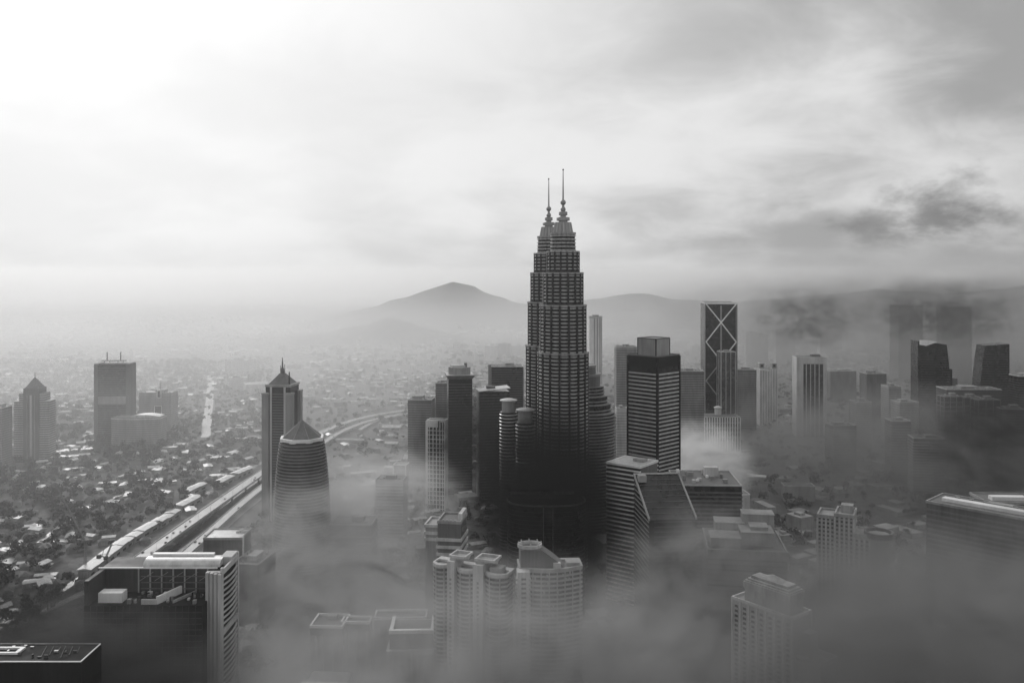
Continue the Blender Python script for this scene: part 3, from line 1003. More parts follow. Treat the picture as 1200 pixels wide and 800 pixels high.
t, l, r_, hl, hr = sail_tower('dark curved glass tower with a bright crescent roof light', 1091, 1650, 38, 399, 403, -9, 0)
MB().loft([[(l + 1, y, hl - 6), (l + 12, y, hl - 8), (l + 32, y, hl - 1), (l + 20, y, hl + 2.2), (l + 1, y, hl + 2.6)] for y in (-24.5, -22.4)]).build('roof_light', WHITE, t)
MB().box(r_ + 6, 8, 0, Z(432, 1650), 20, 22).build('side_wing', GLB, t)
MB().box(r_ + 18, 8, 0, Z(443, 1650), 16, 20).build('side_wing', DCONC, t)
sail_tower('dark curved glass tower leaning left with slanting top on the far right', 1160, 1700, 34, 404, 402, 11, 0)
rect_tower('shadow_tower', 'looming dark tower in cloud above the crescent-lit tower', 'office tower', 1062, 2750, 80, 50, Z(357, 2750), R(8), DCONC, CONC, 5, 1, 0.3, joined=True, plant=False)
rect_tower('shadow_tower', 'looming dark broad tower in cloud between the two curved glass towers', 'office tower', 1118, 2700, 86, 50, Z(359, 2700), R(-10), DCONC, CONC, 5, 1, 0.3, joined=True, plant=False)
rect_tower('edge_dark_block', 'near-black tower at the right picture edge', 'office tower', 1199, 1500, 32, 30, Z(440, 1500), 0, GLB, DCONC, 4, 0.6, 0.3, joined=True)
for px, d, w_, py, lab in ((1113, 1420, 22, 464, 'grid-fronted apartment tower under the crescent-lit tower'), (1136, 1430, 22, 465, 'grid-fronted apartment tower in the middle of three'), (1155, 1400, 26, 468, 'grid-fronted apartment tower nearest the leaning curved tower')):
    w2 = w_ * 1.35
    t = rect_tower('grid_apartment_tower', lab, 'apartment tower', px, d, w2, 22, Z(py, d), R(2), PANEL, STONE, 7, 1.1, 0.4, (3, 2), 1.3, 0.7, STONE, True, group='grid-fronted apartment towers', roofmat=CONC)
rect_tower('long_roof_block', 'long dark roof slab linking the grid apartment towers', 'office block', 1135, 1480, 90, 40, Z(455, 1480), R(-2), PANEL, DCONC, 5, 1, 0.3, joined=True)
for px, d, w_, py, lab in ((1023, 1900, 44, 437, 'grey tower in mist with small roof lights left of curved towers'), (1044, 1800, 26, 452, 'pale slim block in mist below the shadowy far tower'), (985, 2300, 70, 434, 'wide misty block right of the finned slab'), (1008, 1700, 30, 470, 'low misty tower between finned slab and curved towers'), (1060, 1560, 34, 470, 'misty dark block at the foot of the crescent-lit tower')):
    rect_tower('misty_block', lab, 'office tower', px, d, w_, 32, Z(py, d), R(5), CONC if d < 1850 else DCONC, DCONC, 4.2, 1.1, 0.3, joined=True)
for px, d, w_, py, lab in ((1183, 1380, 34, 478, 'dim slab tower beneath the near-black edge tower'), (985, 1480, 40, 497, 'dim block in mist under the finned slab'), (1052, 1420, 30, 492, 'dim slim tower left of the grid-fronted towers'), (1085, 1330, 44, 512, 'dim broad block in front of the grid-fronted towers')):
    rect_tower('dim_block', lab, 'office block', px, d, w_, 30, Z(py, d), R((px % 7) * 3 - 9), DCONC, CONC, 4.2, 1.1, 0.3, joined=True)
# low white-roofed halls on the park side
t = thing('winged_roof_hall', 'low hall with bright white forked roof in the misty park', 'hall', U(890, 1420), 1420, R(-20))
MB().box(0, 0, 0, 6, 30, 16).build('wall', CONC, t)
MB().loft([[(x, y, z) for x, y in ((-22, 10), (-8, 2), (-20, -9), (12, -8), (22, 4), (6, 6))] for z in (7, 8.2)]).build('roof', WHITE, t)
for x in (-14, 0, 14):
    MB().tube((x, 0, 6), (x, 0, 7.1), 0.6).build('post', CONC, t)
rect_tower('white_roof_hall', 'long low hall with pale roof just below the ribbed block', 'hall', 845, 1180, 70, 26, 40, R(4), PALE, None, roofmat=WHITE, plant=True, pmat=WHITE)
rect_tower('park_pavilion', 'low pale pavilion left of the forked white roof', 'hall', 935, 1300, 44, 20, 22, R(-4), CONC, None, roofmat=PALE, plant=False)

rect_tower('white_wall_block', 'small white-walled block at the left picture edge among trees', 'apartment block', 2, 1590, 18, 14, 26, R(8), WHITE, None, roofmat=WHITE, plant=False)

# big slab, lower right
d = 770
za = R(-28)
t = thing('long_flat_slab', 'long massive slab with bright white strip along its flat roof', 'office block', 420, 776, R(-46))
w, dp, H = 92, 40, 128
MB().box(0, 0, 0, H, w, dp).build('facade', DCONC, t)
bands(t, 'floor_band', rect(w, dp, 0.4), rect(w, dp, -0.3), 2, H - 2, 4.4, 1.5, BANDM)
MB().ring(rect(w, dp, 0.5), rect(w, dp, -0.8), H - 1, H + 1.2).build('parapet', CONC, t)
MB().box(0, 0, H + 0.004, H + 0.3, w - 2, dp - 2).build('roof', ROOFG, t)
MB().box(2, -4, H + 0.3, H + 3.2, w - 14, 8).build('white_roof_strip', WHITE, t)
MB().box(8, 4, H + 0.3, H + 4, 20, 6).build('plant_room', CONC, t)
for k in range(5):
    MB().box(-30 + k * 12, 11, H + 0.3, H + 2, 4, 3).build('cooling_unit', DSTEEL, t)
t = thing('short_strip_roof_block', 'block with short white roof strip beyond the long slab', 'office block', 478, 845, R(-3))
MB().box(0, 0, 0, 118, 60, 36).build('facade', DCONC, t)
bands(t, 'floor_band', rect(60, 36, 0.4), rect(60, 36, -0.3), 2, 116, 4.4, 1.4, CONC, True)
MB().box(0, 0, 118.004, 118.4, 59, 35).build('roof', ROOFG, t)
MB().box(-6, -6, 118.4, 122, 32, 8).build('white_roof_strip', WHITE, t)
MB().ring(rect(60, 36, 0.4), rect(60, 36, -0.6), 117, 119.4).build('parapet', CONC, t)

# striped condominium with a round crown
t = thing('striped_condominium', 'pale striped condominium with three wings and a round-crowned end', 'apartment tower', 272, 705, R(-26))
for x, y, w_, dp_, h in ((-19, 4, 13, 22, 139), (-5, 2, 14, 24, 142), (10, 0, 15, 22, 128)):
    MB().box(x, y, 0, h, w_, dp_).build('wing', CONC, t)
    MB().ring([(x + a, y + b) for a, b in rect(w_, dp_, 0.6)], [(x + a, y + b) for a, b in rect(w_, dp_, -0.8)], h - 1.5, h + 1.4).build('parapet', PLAST, t)
    n = 4
    for k in range(n + 1):
        MB().box(x - w_ / 2 + w_ * k / n, y - dp_ / 2, 0, h - 2, 1.1, 1.4).build('pilaster', PLASTL, t)
        MB().box(x - w_ / 2, y - dp_ / 2 + dp_ * k / n, 0, h - 2.1, 1.4, 1.1).build('pilaster', PLASTL, t)
    mw = MB()
    for k in range(int(h / 3.3)):
        for q in range(n):
            mw.box(x - w_ / 2 + w_ * (q + 0.5) / n, y - dp_ / 2, 1 + k * 3.3, 2.5 + k * 3.3, 1.6, 0.3)
            mw.box(x - w_ / 2, y - dp_ / 2 + dp_ * (q + 0.5) / n, 1 + k * 3.3, 2.5 + k * 3.3, 0.3, 2.2)
    mw.build('windows', GLB, t, kind='stuff')
MB().lathe([(9, 0), (9, 124), (10.5, 125), (10.5, 128), (8, 129.5)], 24, 20, -4).build('round_bay', CONC, t)
MB().ring([(20 + x, -4 + y) for x, y in circ(11, 24)], [(20 + x, -4 + y) for x, y in circ(9.4, 24)], 127, 131.5).build('round_crown', DCONC, t)
MB().box(-4, 4, 142, 148, 9, 9).build('lift_house', PLAST, t)

t = thing('gull_wing_tower', 'dark tower crowned by a white gull-wing screen', 'office tower', U(1038, 735), 740)
MB().box(2, 6, 0, 80, 30, 30).build('facade', DCONC, t)
MB().loft([[(x, y, z) for x, z in ((-7.2, 80), (7, 80), (7, 97.5), (3.8, 91.5), (-7.2, 98.5))] for y in (-11, -8.5)]).build('gull_wing_screen', WHITE, t)
MB().box(0, 4, 80, 84, 14, 20).build('plant_room', CONC, t)

t = thing('stepped_condominium', 'pale stepped condominium with ribbed long side and tiered roof, lower right', 'apartment tower', 168, 572, R(-52))
ln, wd, H = 34, 15, 133
MB().box(0, 0, 0, H - 14, ln + 12, wd + 5).build('lower_body', CONC, t)
MB().box(2, 0, 0, H, ln, wd).build('upper_body', CONC, t)
for o, z0, z1 in ((0.7, H - 5, H - 1), (-1.2, H - 1, H + 1.2), (-3, H + 1.2, H + 3)):
    MB().box(2, 0, z0, z1, ln + 2 * o, wd + 2 * o).build('roof_tier', PLAST, t)
MB().loft([[(2 + x * s, y * s, z) for x, y in rect(16, 8)] for s, z in ((1, H + 3), (0.1, H + 6))]).build('roof_cap', PLAST, t)
for k in range(8):
    x = -(ln + 12) / 2 + (ln + 12) * k / 7
    for s in (-1, 1):
        MB().box(x, s * (wd + 5) / 2, 0, H - 13, 0.9, 1.2).build('pilaster', PLASTL, t)
mw = MB()
for k in range(36):
    for q in range(7):
        x = -(ln + 12) / 2 + (ln + 12) * (q + 0.5) / 7
        for s in (-1, 1):
            mw.box(x, s * (wd + 5) / 2, 2 + k * 3.2, 3.6 + k * 3.2, 2.4, 0.3)
mw.build('windows', GLB, t, kind='stuff')
MB().ring(rect(ln + 12, wd + 5, 0.5), rect(ln + 12, wd + 5, -0.6), H - 14.5, H - 12.6).build('parapet', PLASTL, t)
MB().box(25, 4, 0, H - 24, 8, 9).build('stair_tower', CONC, t)
MB().box(31, 3, 0, H - 40, 18, 17).build('podium_wing', CONC, t)
MB().ring([(31 + x, 3 + y) for x, y in rect(18, 17, 0.5)], [(31 + x, 3 + y) for x, y in rect(18, 17, -0.5)], H - 38.5, H - 36.6).build('parapet', PLASTL, t)

t = thing('terraced_block', 'broad misty block rising in roof terraces below the park halls', 'office block', U(872, 735), 738, R(-8))
MB().box(0, 0, 0, 110, 62, 60).build('lower_body', CONC, t)
bands(t, 'floor_band', rect(62, 60, 0.4), rect(62, 60, -0.3), 2, 108, 4.2, 1.3, DCONC, True)
MB().ring(rect(62, 60, 0.5), rect(62, 60, -0.8), 109.6, 111.4).build('parapet', PLAST, t)
MB().box(0, 0, 110.004, 110.3, 60, 58).build('roof', ROOFG, t)
for x, y, z0, z1, w_, dp_ in ((-16, -8, 110.3, 117, 24, 22), (10, -2, 110.3, 121, 26, 24), (-10, 18, 110.3, 122, 24, 18), (14, 20, 110.3, 129, 26, 16), (12, -1, 121, 124, 14, 14)):
    MB().box(x, y, z0, z1, w_, dp_).build('roof_terrace', CONC, t)
    MB().box(x, y, z1 + 0.004, z1 + 0.5, w_ + 1, dp_ + 1).build('terrace_roof', PLAST, t)

# ---------------------------------------------------------------- foreground apartments
def bow(w, b, n=14):
    """straight back, bowed front"""
    p = [(-w / 2 + w * i / n, -b * math.sin(math.pi * i / n) ** 0.8) for i in range(n + 1)]
    return p + [(w / 2, 12), (-w / 2, 12)]


t = thing('bowed_apartment_tower', 'pale apartment tower of three bowed balcony stacks and white lift shafts', 'apartment tower', U(556, 622), 622, R(-22))
for i, (x, y, w_, h) in enumerate(((-25.5, 0, 14, 125), (-5.5, -1, 16, 124), (17.5, -2, 17, 124))):
    o = [(x + a, y + b) for a, b in bow(w_, 5)]
    oi = [(x + a * 0.96, y + b * 0.9) for a, b in bow(w_, 5)]
    MB().prism(oi, 0, h).build('bowed_bay', GLM, t)
    sl = MB().ring(o, [(x + a * 0.9, y + b * 0.6 + 0.6) for a, b in bow(w_, 5)], 0, 1.25).mesh('balcony', PLAST)
    for k in range(int(h / 3.1)):
        link('balcony', sl, t, (0, 0, h - 1 - 3.1 * k))
    MB().ring([(x + a * 1.03, y + b * 1.08) for a, b in bow(w_, 5)], [(x + a * 0.86, y + b * 0.5 + 1) for a, b in bow(w_, 5)], h - 0.2, h + 1.9).build('roof_rim', PLASTL, t)
    MB().prism([(x + a * 0.87, y + b * 0.5 + 1) for a, b in bow(w_, 5)], h + 0.004, h + 0.4).build('roof', ROOFG, t)
    for q in (-0.2, 0.25):
        MB().box(x + w_ * q, y + 0.3, 0, h - 0.5, 0.7, 9.2).build('partition', PLAST, t)
for x, w_, h in ((-15.4, 5.4, 131), (5.7, 7.6, 131)):
    MB().box(x, 1, 0, h, w_, 16).build('lift_shaft', PLASTL, t)
    MB().box(x + 3, 4, h + 0.3, h + 1.3, w_ + 8, 14, 0.25).build('shaft_roof', PLAST, t)
    MB().ring([(x + 3 + a, 4 + b) for a, b in rect(w_ + 8, 14, -0.2)], [(x + 3 + a, 4 + b) for a, b in rect(w_ + 8, 14, -1.4)], h + 1.3, h + 3).build('shaft_parapet', PLASTL, t)
    wn = MB().box(x, -7.1, 0, 1.4, 1.5, 0.4).mesh('shaft_window', DCONC)
    for k in range(38):
        link('shaft_window', wn, t, (0, 0, 3 + 3.1 * k))
MB().box(17, 2, 124.4, 129, 9, 8).build('stair_head', PLAST, t)

t = thing('curved_apartment_tower', 'pale curved apartment tower with ring-topped penthouse and jagged balcony edge', 'apartment tower', U(646, 602), 606, R(4))
w_ = 44
cv_ = [(-w_ / 2 + w_ * i / 24, -9 * math.sin(math.pi * (0.12 + 0.8 * i / 24)) ** 1.0 + 3) for i in range(25)] + [(w_ / 2, 17), (-w_ / 2, 17)]
ci = [(a * 0.97, b * 0.93 + 0.5) for a, b in cv_]
H = 131
MB().prism(ci, 0, H).build('curved_bay', GLM, t)
sl = MB().ring(cv_, [(a * 0.92, b * 0.8 + 1) for a, b in cv_], 0, 1.2).mesh('balcony', PLAST)
for k in range(41):
    link('balcony', sl, t, (0, 0, H - 1 - 3.12 * k))
for q in range(2, 24, 3):
    x, y = cv_[q]
    MB().box(x, y + 1.1, 0, H - 0.5, 0.6, 3.2).build('partition', PLAST, t)
MB().box(-19.6, -4.6, 0, H + 1, 8.4, 9).build('stair_tower', PLASTL, t)
wn = MB().box(-19.6, -9.2, 0, 1.3, 3.2, 0.5).mesh('stair_window', DCONC)
bk = MB().box(-23.9, -6, 0, 1.2, 1.6, 5).mesh('side_balcony', PLAST)
b2 = MB().box(-15.3, -8, 0, 1.2, 1.6, 4).mesh('side_balcony', PLAST)
for k in range(41):
    link('stair_window', wn, t, (0, 0, 2 + 3.12 * k))
    link('side_balcony', bk, t, (0, 0, 1.6 + 3.12 * k))
    link('side_balcony', b2, t, (0, 0, 1.6 + 3.12 * k))
MB().ring([(a * 1.01, b * 1.04) for a, b in cv_], [(a * 0.92, b * 0.8 + 1) for a, b in cv_], H - 0.1, H + 1.6).build('roof_rim', PLAST, t)
MB().prism([(a * 0.93, b * 0.8 + 1) for a, b in cv_], H + 0.004, H + 0.4).build('roof', ROOFG, t)
MB().loft([[(x, y, z) for x, z in ((-21, H + 0.4), (10, H + 0.4), (2, H + 7), (-7, H + 13.4), (-21, H + 13.4))] for y in (-1, 15)]).build('penthouse', DCONC, t)
MB().ring([(-14 + x, 7 + y) for x, y in circ(8.6, 24, 1, 0.8)], [(-14 + x, 7 + y) for x, y in circ(7.6, 24, 1, 0.8)], H + 13.4, H + 15.6).build('roof_ring', PLASTL, t)
for k in range(8):
    a = 2 * math.pi * k / 8
    MB().box(-14 + 7.9 * math.cos(a), 7 + 6.2 * math.sin(a), H + 15.6, H + 17, 0.7, 0.7).build('ring_post', PLASTL, t)
MB().box(15.5, 6, H + 0.4, H + 3.4, 9, 10).build('stair_head', PLAST, t)
MB().box(4, -1, H + 0.4, H + 4.5, 5, 4).build('stair_head', PLASTL, t)

rg = random.Random(21)
acm = MB().box(0, 0, 0, 0.9, 1.0, 0.6).mesh('air_conditioner', PLAST)
cum = [MB().box(0, 0, 0, 2.0, q, 0.2).mesh('balcony_screen', mt) for q, mt in ((1.6, PLASTL), (2.2, PANEL), (1.2, CONC))]
for k in range(110):
    q = rg.randrange(2, 23)
    x, y = cv_[q]
    x2, y2 = cv_[q + 1]
    u = rg.random()
    fl = rg.randrange(1, 40)
    o = link('air_conditioner' if k % 3 == 0 else 'balcony_screen', acm if k % 3 == 0 else cum[k % 3], t, (x + (x2 - x) * u, y + (y2 - y) * u + 0.25, H - 1 - 3.12 * fl + 1.15))
    o.rotation_euler.z = math.atan2(y2 - y, x2 - x)

# stepped white-top tower behind the bowed apartments
t = thing('white_tiered_tower', 'tower with tiered white cornices behind the bowed apartment tower', 'apartment tower', U(519, 725), 725, R(-8))
MB().box(-7, 4, 0, 128, 12, 22).build('wing', CONC, t)
MB().box(8, 0, 0, 133, 19, 26).build('main_body', DCONC, t)
for x, y, w_, dp_, zs in ((-7, 4, 12, 22, (116, 121, 127)), (8, 0, 19, 26, (106, 112, 118))):
    for z in zs:
        MB().ring([(x + a, y + b) for a, b in rect(w_, dp_, 1.0)], [(x + a, y + b) for a, b in rect(w_, dp_, -0.3)], z, z + 2.4).build('cornice', PLASTL, t)
MB().box(16, 2, 118, 139, 3, 20).build('fin_wall', PLASTL, t)
MB().ring([(8 + a, b) for a, b in rect(19, 26, 0.4)], [(8 + a, b) for a, b in rect(19, 26, -0.7)], 132, 134.4).build('parapet', PLAST, t)
bands(t, 'floor_band', [(8 + a, b) for a, b in rect(19, 26, 0.3)], [(8 + a, b) for a, b in rect(19, 26, -0.3)], 2, 104, 3.4, 1.1, CONC, True)
for k in range(4):
    MB().box(3 + k * 3.2, -12, 133, 135, 1.6, 1.6).build('cooling_unit', PLAST, t)

# low open-frame blocks, lower middle
def frame_block(label, px, py, w, dp, z, rot=0, legs=4, box=None):
    d = gd(py, z) + dp / 2
    t = thing('frame_roof_block', label, 'car park block', U(px, d), d, R(rot))
    MB().box(0, 0, z - 6, z, w, dp).build('roof_deck', DCONC, t)
    MB().ring(rect(w, dp, 0.4), rect(w, dp, -0.8), z - 0.5, z + 1.6).build('parapet', WHITE, t)
    me = MB().box(0, 0, 0, z - 6, 2.4, 2.4).mesh('column', CONC)
    for k in range(legs):
        for s in (-1, 1):
            link('column', me, t, (-w / 2 + 1.5 + (w - 3) * k / (legs - 1), s * (dp / 2 - 1.4), 0))
    MB().box(0, 2, 0, z - 6.1, w - 8, dp - 8).build('body', DCONC, t)
    if box:
        MB().box(box[0], box[1], z, z + box[4], box[2], box[3]).build('stair_head', CONC, t)
    return t


frame_block('square open-sided block with white roof edge left of the misty court', 387, 735, 25, 24, 62, -3, 4, (0, 7, 8, 5, 2.5))
frame_block('narrow link block with pale roof edge beside the square one', 418, 730, 22, 11, 62, -3, 3)
frame_block('long low block with pale roof edge near the tiered white tower', 470, 725, 41, 16, 60, 2, 5, (16, 3, 7, 3, 2))
d = 655
t = thing('white_rimmed_roof_block', 'block with broad white U-shaped roof rim before the bowed apartments', 'office block', U(484, d), d, R(2))
z = 72
MB().box(0, 0, 0, z, 32, 27).build('facade', CONC, t)
MB().box(2, -3, z - 14, z - 11, 40, 29).build('lower_canopy', PALE, t)
MB().box(0, 0, z + 0.004, z + 0.2, 28, 23).build('roof', ROOFG, t)
MB().box(0, -12.6, z + 0.01, z + 2.6, 33, 3).build('roof_rim', WHITE, t)
for s in (-1, 1):
    MB().box(s * 15, 1.6, z + 0.01, z + 2.5, 2.6, 25).build('roof_rim', WHITE, t)
for k in range(7):
    MB().box(-13.5 + k * 4.5, -13.6, 0, z - 14.2, 1, 1).build('pilaster', PALE, t)
t = thing('curved_canopy_block', 'low block with white curved canopy at the bottom of the view', 'office block', U(381, 590), 600, R(-3))
MB().box(0, 0, 0, 58, 28, 20).build('facade', DCONC, t)
MB().loft([[(-16 + 32 * i / 8, -12 - 4 * math.sin(math.pi * i / 8), z) for i in range(9)] + [(16, -8.5, z), (-16, -8.5, z)] for z in (57, 60)]).build('curved_canopy', PALE, t)
MB().box(0, 2, 58, 58.5, 26, 17).build('roof', ROOFG, t)

# mid blocks right of the round tower
rect_tower('pale_long_block', 'low pale windowless block right of the round tower', 'office block', 415, 990, 46, 34, 56, R(-2), STONE, PALE, 7, 0.8, 0.2, roofmat=PALE, plant=True)
rect_tower('misty_pale_tower', 'pale boxy tower fading into mist left of the gridded slab', 'apartment tower', 459, 1080, 34, 26, Z(560, 1080), R(-5), PALE, WHITE, 4, 1, 0.25, joined=True)
t = rect_tower('white_framed_block', 'small block with white framed gable beside pale pitched roofs', 'house block', 470, 1330, 20, 18, 46, R(-8), DCONC, None, roofmat=WHITE, plant=False)
MB().ring(rect(1, 1), rect(0.5, 0.5), 0, 0.1)
for x in (-9.5, 9.5):
    MB().box(x, -9.4, 22, 46, 1.4, 1.2).build('gable_frame', WHITE, t)
MB().box(0, -9.4, 30, 31.4, 17.4, 1.2).build('gable_frame', WHITE, t)
for px, py, w_, dp_, z, lab in ((487, 535, 40, 22, 18, 'broad pale pitched roof hall at the misty town edge'), (459, 518, 26, 14, 8, 'pale flat hall roof below the mosque-like hall'), (410, 514, 56, 6, 9, 'long thin white roof below the highway curve'), (459, 499, 40, 18, 8, 'pale winged hall roof inside the highway curve'), (452, 509, 34, 8, 6, 'thin pale canopy roof inside the highway curve')):
    d = gd(py, z)
    t = thing('pitched_hall', lab, 'hall', U(px, d), d, R(-6))
    MB().box(0, 0, 0, z - 2, w_ * 0.94, dp_ * 0.9).build('wall', CONC, t)
    MB().loft([[(x, -dp_ / 2, z - 2.2), (x, dp_ / 2, z - 2.2), (x, dp_ / 2, z - 1.6), (x, 0, z + dp_ * 0.14), (x, -dp_ / 2, z - 1.6)] for x in (-w_ / 2, w_ / 2)]).build('roof', SHEET, t)
t = thing('domed_hall', 'small dark-domed hall inside the highway curve', 'hall', U(451, 1900), 1900)
MB().box(0, 0, 0, 12, 24, 20).build('wall', CONC, t)
MB().lathe([(9 * math.cos(R(a)), 12 + 11 * math.sin(R(a))) for a in (0, 20, 40, 60, 75, 88)], 18).build('dome', DCONC, t, smooth=True)

# ---------------------------------------------------------------- lower left block complex
t = thing('barrel_roof_block', 'great dark block with pale barrel roof, sunken roof court and white end tower', 'office block', -257, 672, 0)
H = 116
x0, x1 = -47, 37
xc, w = (x0 + x1) / 2, x1 - x0
MB().box(xc, -20, 0, H - 18, w, 52).build('body', BLACK, t)
jb = MB().box(xc, -46.1, 0, 0.5, w - 1, 0.5).mesh('floor_line', PANEL)
for k in range(23):
    link('floor_line', jb, t, (0, 0, 3 + k * 4.1))
jm = MB().box(0, -46.1, 0, H - 18.2, 0.35, 0.7).mesh('mullion', PANEL)
for k in range(1, 18):
    link('mullion', jm, t, (x0 + w * k / 18, 0, 0))
MB().box(x0 + 1.5, -21, H - 18, H - 0.6, 3, 49).build('side_wall', PANEL, t)
MB().box(xc, -6.5, H - 18, H, w - 0.4, 25).build('rear_body', PANEL, t)
n = 12
pr = [(9 - 9 * math.cos(math.pi * i / n), 5.0 * math.sin(math.pi * i / n) ** 0.7) for i in range(n + 1)]
MB().loft([[(x, -17.5 + a, H + 0.01 + b) for a, b in pr] for x in (-17, 40)]).build('barrel_roof', ROOFP, t)
MB().box(9, -5.5, H + 5.3, H + 6.6, 46, 4).build('ridge_light', WHITE, t)
MB().box(xc, -19.4, H - 0.5, H + 0.4, w + 4, 0.9).build('roof_edge', WHITE, t)
MB().box(-31, -36, H - 18, H - 11, 17, 9).build('white_box', WHITE, t)
MB().box(-2, -43, H - 18, H - 14.5, 11, 1.2).build('court_wall', PALE, t)
MB().loft([[(x, -43 + u * 22, z) for x, z in ((3 + u * 9, H - 18), (4.4 + u * 9, H - 18), (4.4 + u * 9, H - 12.5), (3 + u * 9, H - 12.5))] for u in (0, 1)]).build('court_wall', WHITE, t)
MB().loft([[(x, -41 + u * 20, z) for x, z in ((14 + u * 9, H - 18), (15 + u * 9, H - 18), (15 + u * 9, H - 16), (14 + u * 9, H - 16))] for u in (0, 1)]).build('court_wall', CONC, t)
rg = random.Random(11)
for k in range(30):
    x, y = rg.uniform(-20, 32), rg.uniform(-42, -22)
    MB().box(x, y, H - 18, H - 18 + rg.uniform(1, 3.5), rg.uniform(1, 3.5), rg.uniform(1, 3.5)).build('roof_plant', rg.choice([PALE, CONC, DSTEEL, BLACK, PANEL]), t)
for k in range(7):
    MB().box(-19 + k * 8.5, -20.2, H - 18, H - 0.6, 0.9, 1.0).build('court_column', CONC, t)
for k in range(3):
    MB().box(8, -20.9, H - 15 + k * 4.5, H - 14.4 + k * 4.5, 50, 0.5).build('gallery_rail', DCONC, t)
for k in range(5):
    MB().tube((-18 + k * 11, -21, H - 9), (-8 + k * 11, -21, H - 2.5), 0.2, 0.2, 4).build('truss_bar', CONC, t)
# pale end tower with louvred side
ex = 41.5
for k in range(4):
    MB().box(ex - 4.6 + k * 2.9, -34, 0, H + 2 - 0.5 * k, 2.3, 4).build('tower_rib', PALE, t)
MB().box(ex - 0.3, -31, 0, H + 1, 10.2, 5).build('end_wall', STONE, t)
MB().box(ex - 1, -12, 0, H - 1, 8, 36).build('core', BLACK, t)
fx = ex + 4.6
for y in (-31, 5.5):
    MB().box(fx, y, 0, H + 4, 1.6, 2.6).build('side_frame', PALE, t)
for z in (-46, -1.5, -94):
    MB().box(fx, -12.7, H + z, H + z + 4, 1.4, 33.8).build('side_belt', PALE, t)
ln = []
for i in range(11):
    u = i / 10
    ln.append((fx + 0.2 + 1.6 * math.sin(math.pi * u), -29.5 + 33.5 * u))
lv = MB()
lv.loft([[(ln[i][0] - 0.9, ln[i][1], 0), (ln[i][0] + 0.3, ln[i][1], 0), (ln[i][0] + 0.3, ln[i][1], 0.8), (ln[i][0] - 0.9, ln[i][1], 0.8)] for i in range(11)])
lm = lv.mesh('louvre', PALE)
for k in range(27):
    z = H - 6 - k * 4
    if abs(z - (H - 44)) > 3 and abs(z - (H - 92)) > 3:
        link('louvre', lm, t, (0, 0, z))
MB().box(ex + 0.5, -2, H - 1, H + 5, 8.6, 15).build('stair_head', PALE, t)

t = thing('pipe_edged_block', 'small dark cube block with pale roof and tall white corner pipe', 'office block', -280, 868, R(1))
MB().box(0, 0, 0, 77, 37, 32).build('facade', DCONC, t)
MB().box(0, 0, 77.004, 77.4, 35.5, 30.5).build('roof', ROOFP, t)
MB().ring(rect(37, 32, 0.3), rect(37, 32, -0.7), 76.4, 78.6).build('parapet', CONC, t)
MB().tube((19.6, -15, 0), (19.6, -15, 79), 0.9).build('corner_pipe', WHITE, t)
for k in range(16):
    MB().box(8 + (k % 6) * 1.8, 4 + (k // 6) * 3, 77.4, 78.6 + (k % 3) * 0.5, 1.2, 2).build('cooling_unit', PALE, t)
rect_tower('roof_garden_block', 'low block with pale parapets right of the pipe-edged block', 'office block', 298, 850, 26, 40, 60, R(-8), DCONC, None, roofmat=PALE, pmat=PALE)

t = thing('white_edged_roof_block', 'near black flat roof outlined by thin white edges, bottom corner', 'office block', -291, 543, 0)
z = 100
MB().box(0, 0, 0, z, 64, 26).build('body', BLACK, t)
MB().box(0, 0, z + 0.004, z + 0.3, 62.5, 24.5).build('roof', BLACK, t)
for y in (-12.8, 12.8):
    MB().box(0, y, z + 0.31, z + 0.9, 63.4, 0.55).build('white_edge', WHITE if y < 0 else CONC, t)
MB().box(31.6, 0, z + 0.31, z + 0.9, 0.6, 25.1).build('white_edge', WHITE, t)
MB().ring([(-21 + x, 2 + y) for x, y in rect(18, 9)], [(-21 + x, 2 + y) for x, y in rect(13, 6)], z + 0.3, z + 1.5).build('white_hatch', WHITE, t)
for k in range(6):
    MB().box(2 + k * 4, 1 + (k % 3) * 1.5, z + 0.3, z + 0.8, 0.4, 17 - (k % 3) * 4, 0.3).build('roof_pipe', PANEL, t)
rg = random.Random(8)
for k in range(14):
    MB().box(rg.uniform(-28, 26), rg.uniform(-9, 10), z + 0.3, z + rg.uniform(0.9, 2.2), rg.uniform(0.8, 2.6), rg.uniform(0.8, 2)).build('cooling_unit', rg.choice([PANEL, DCONC, DSTEEL]), t)

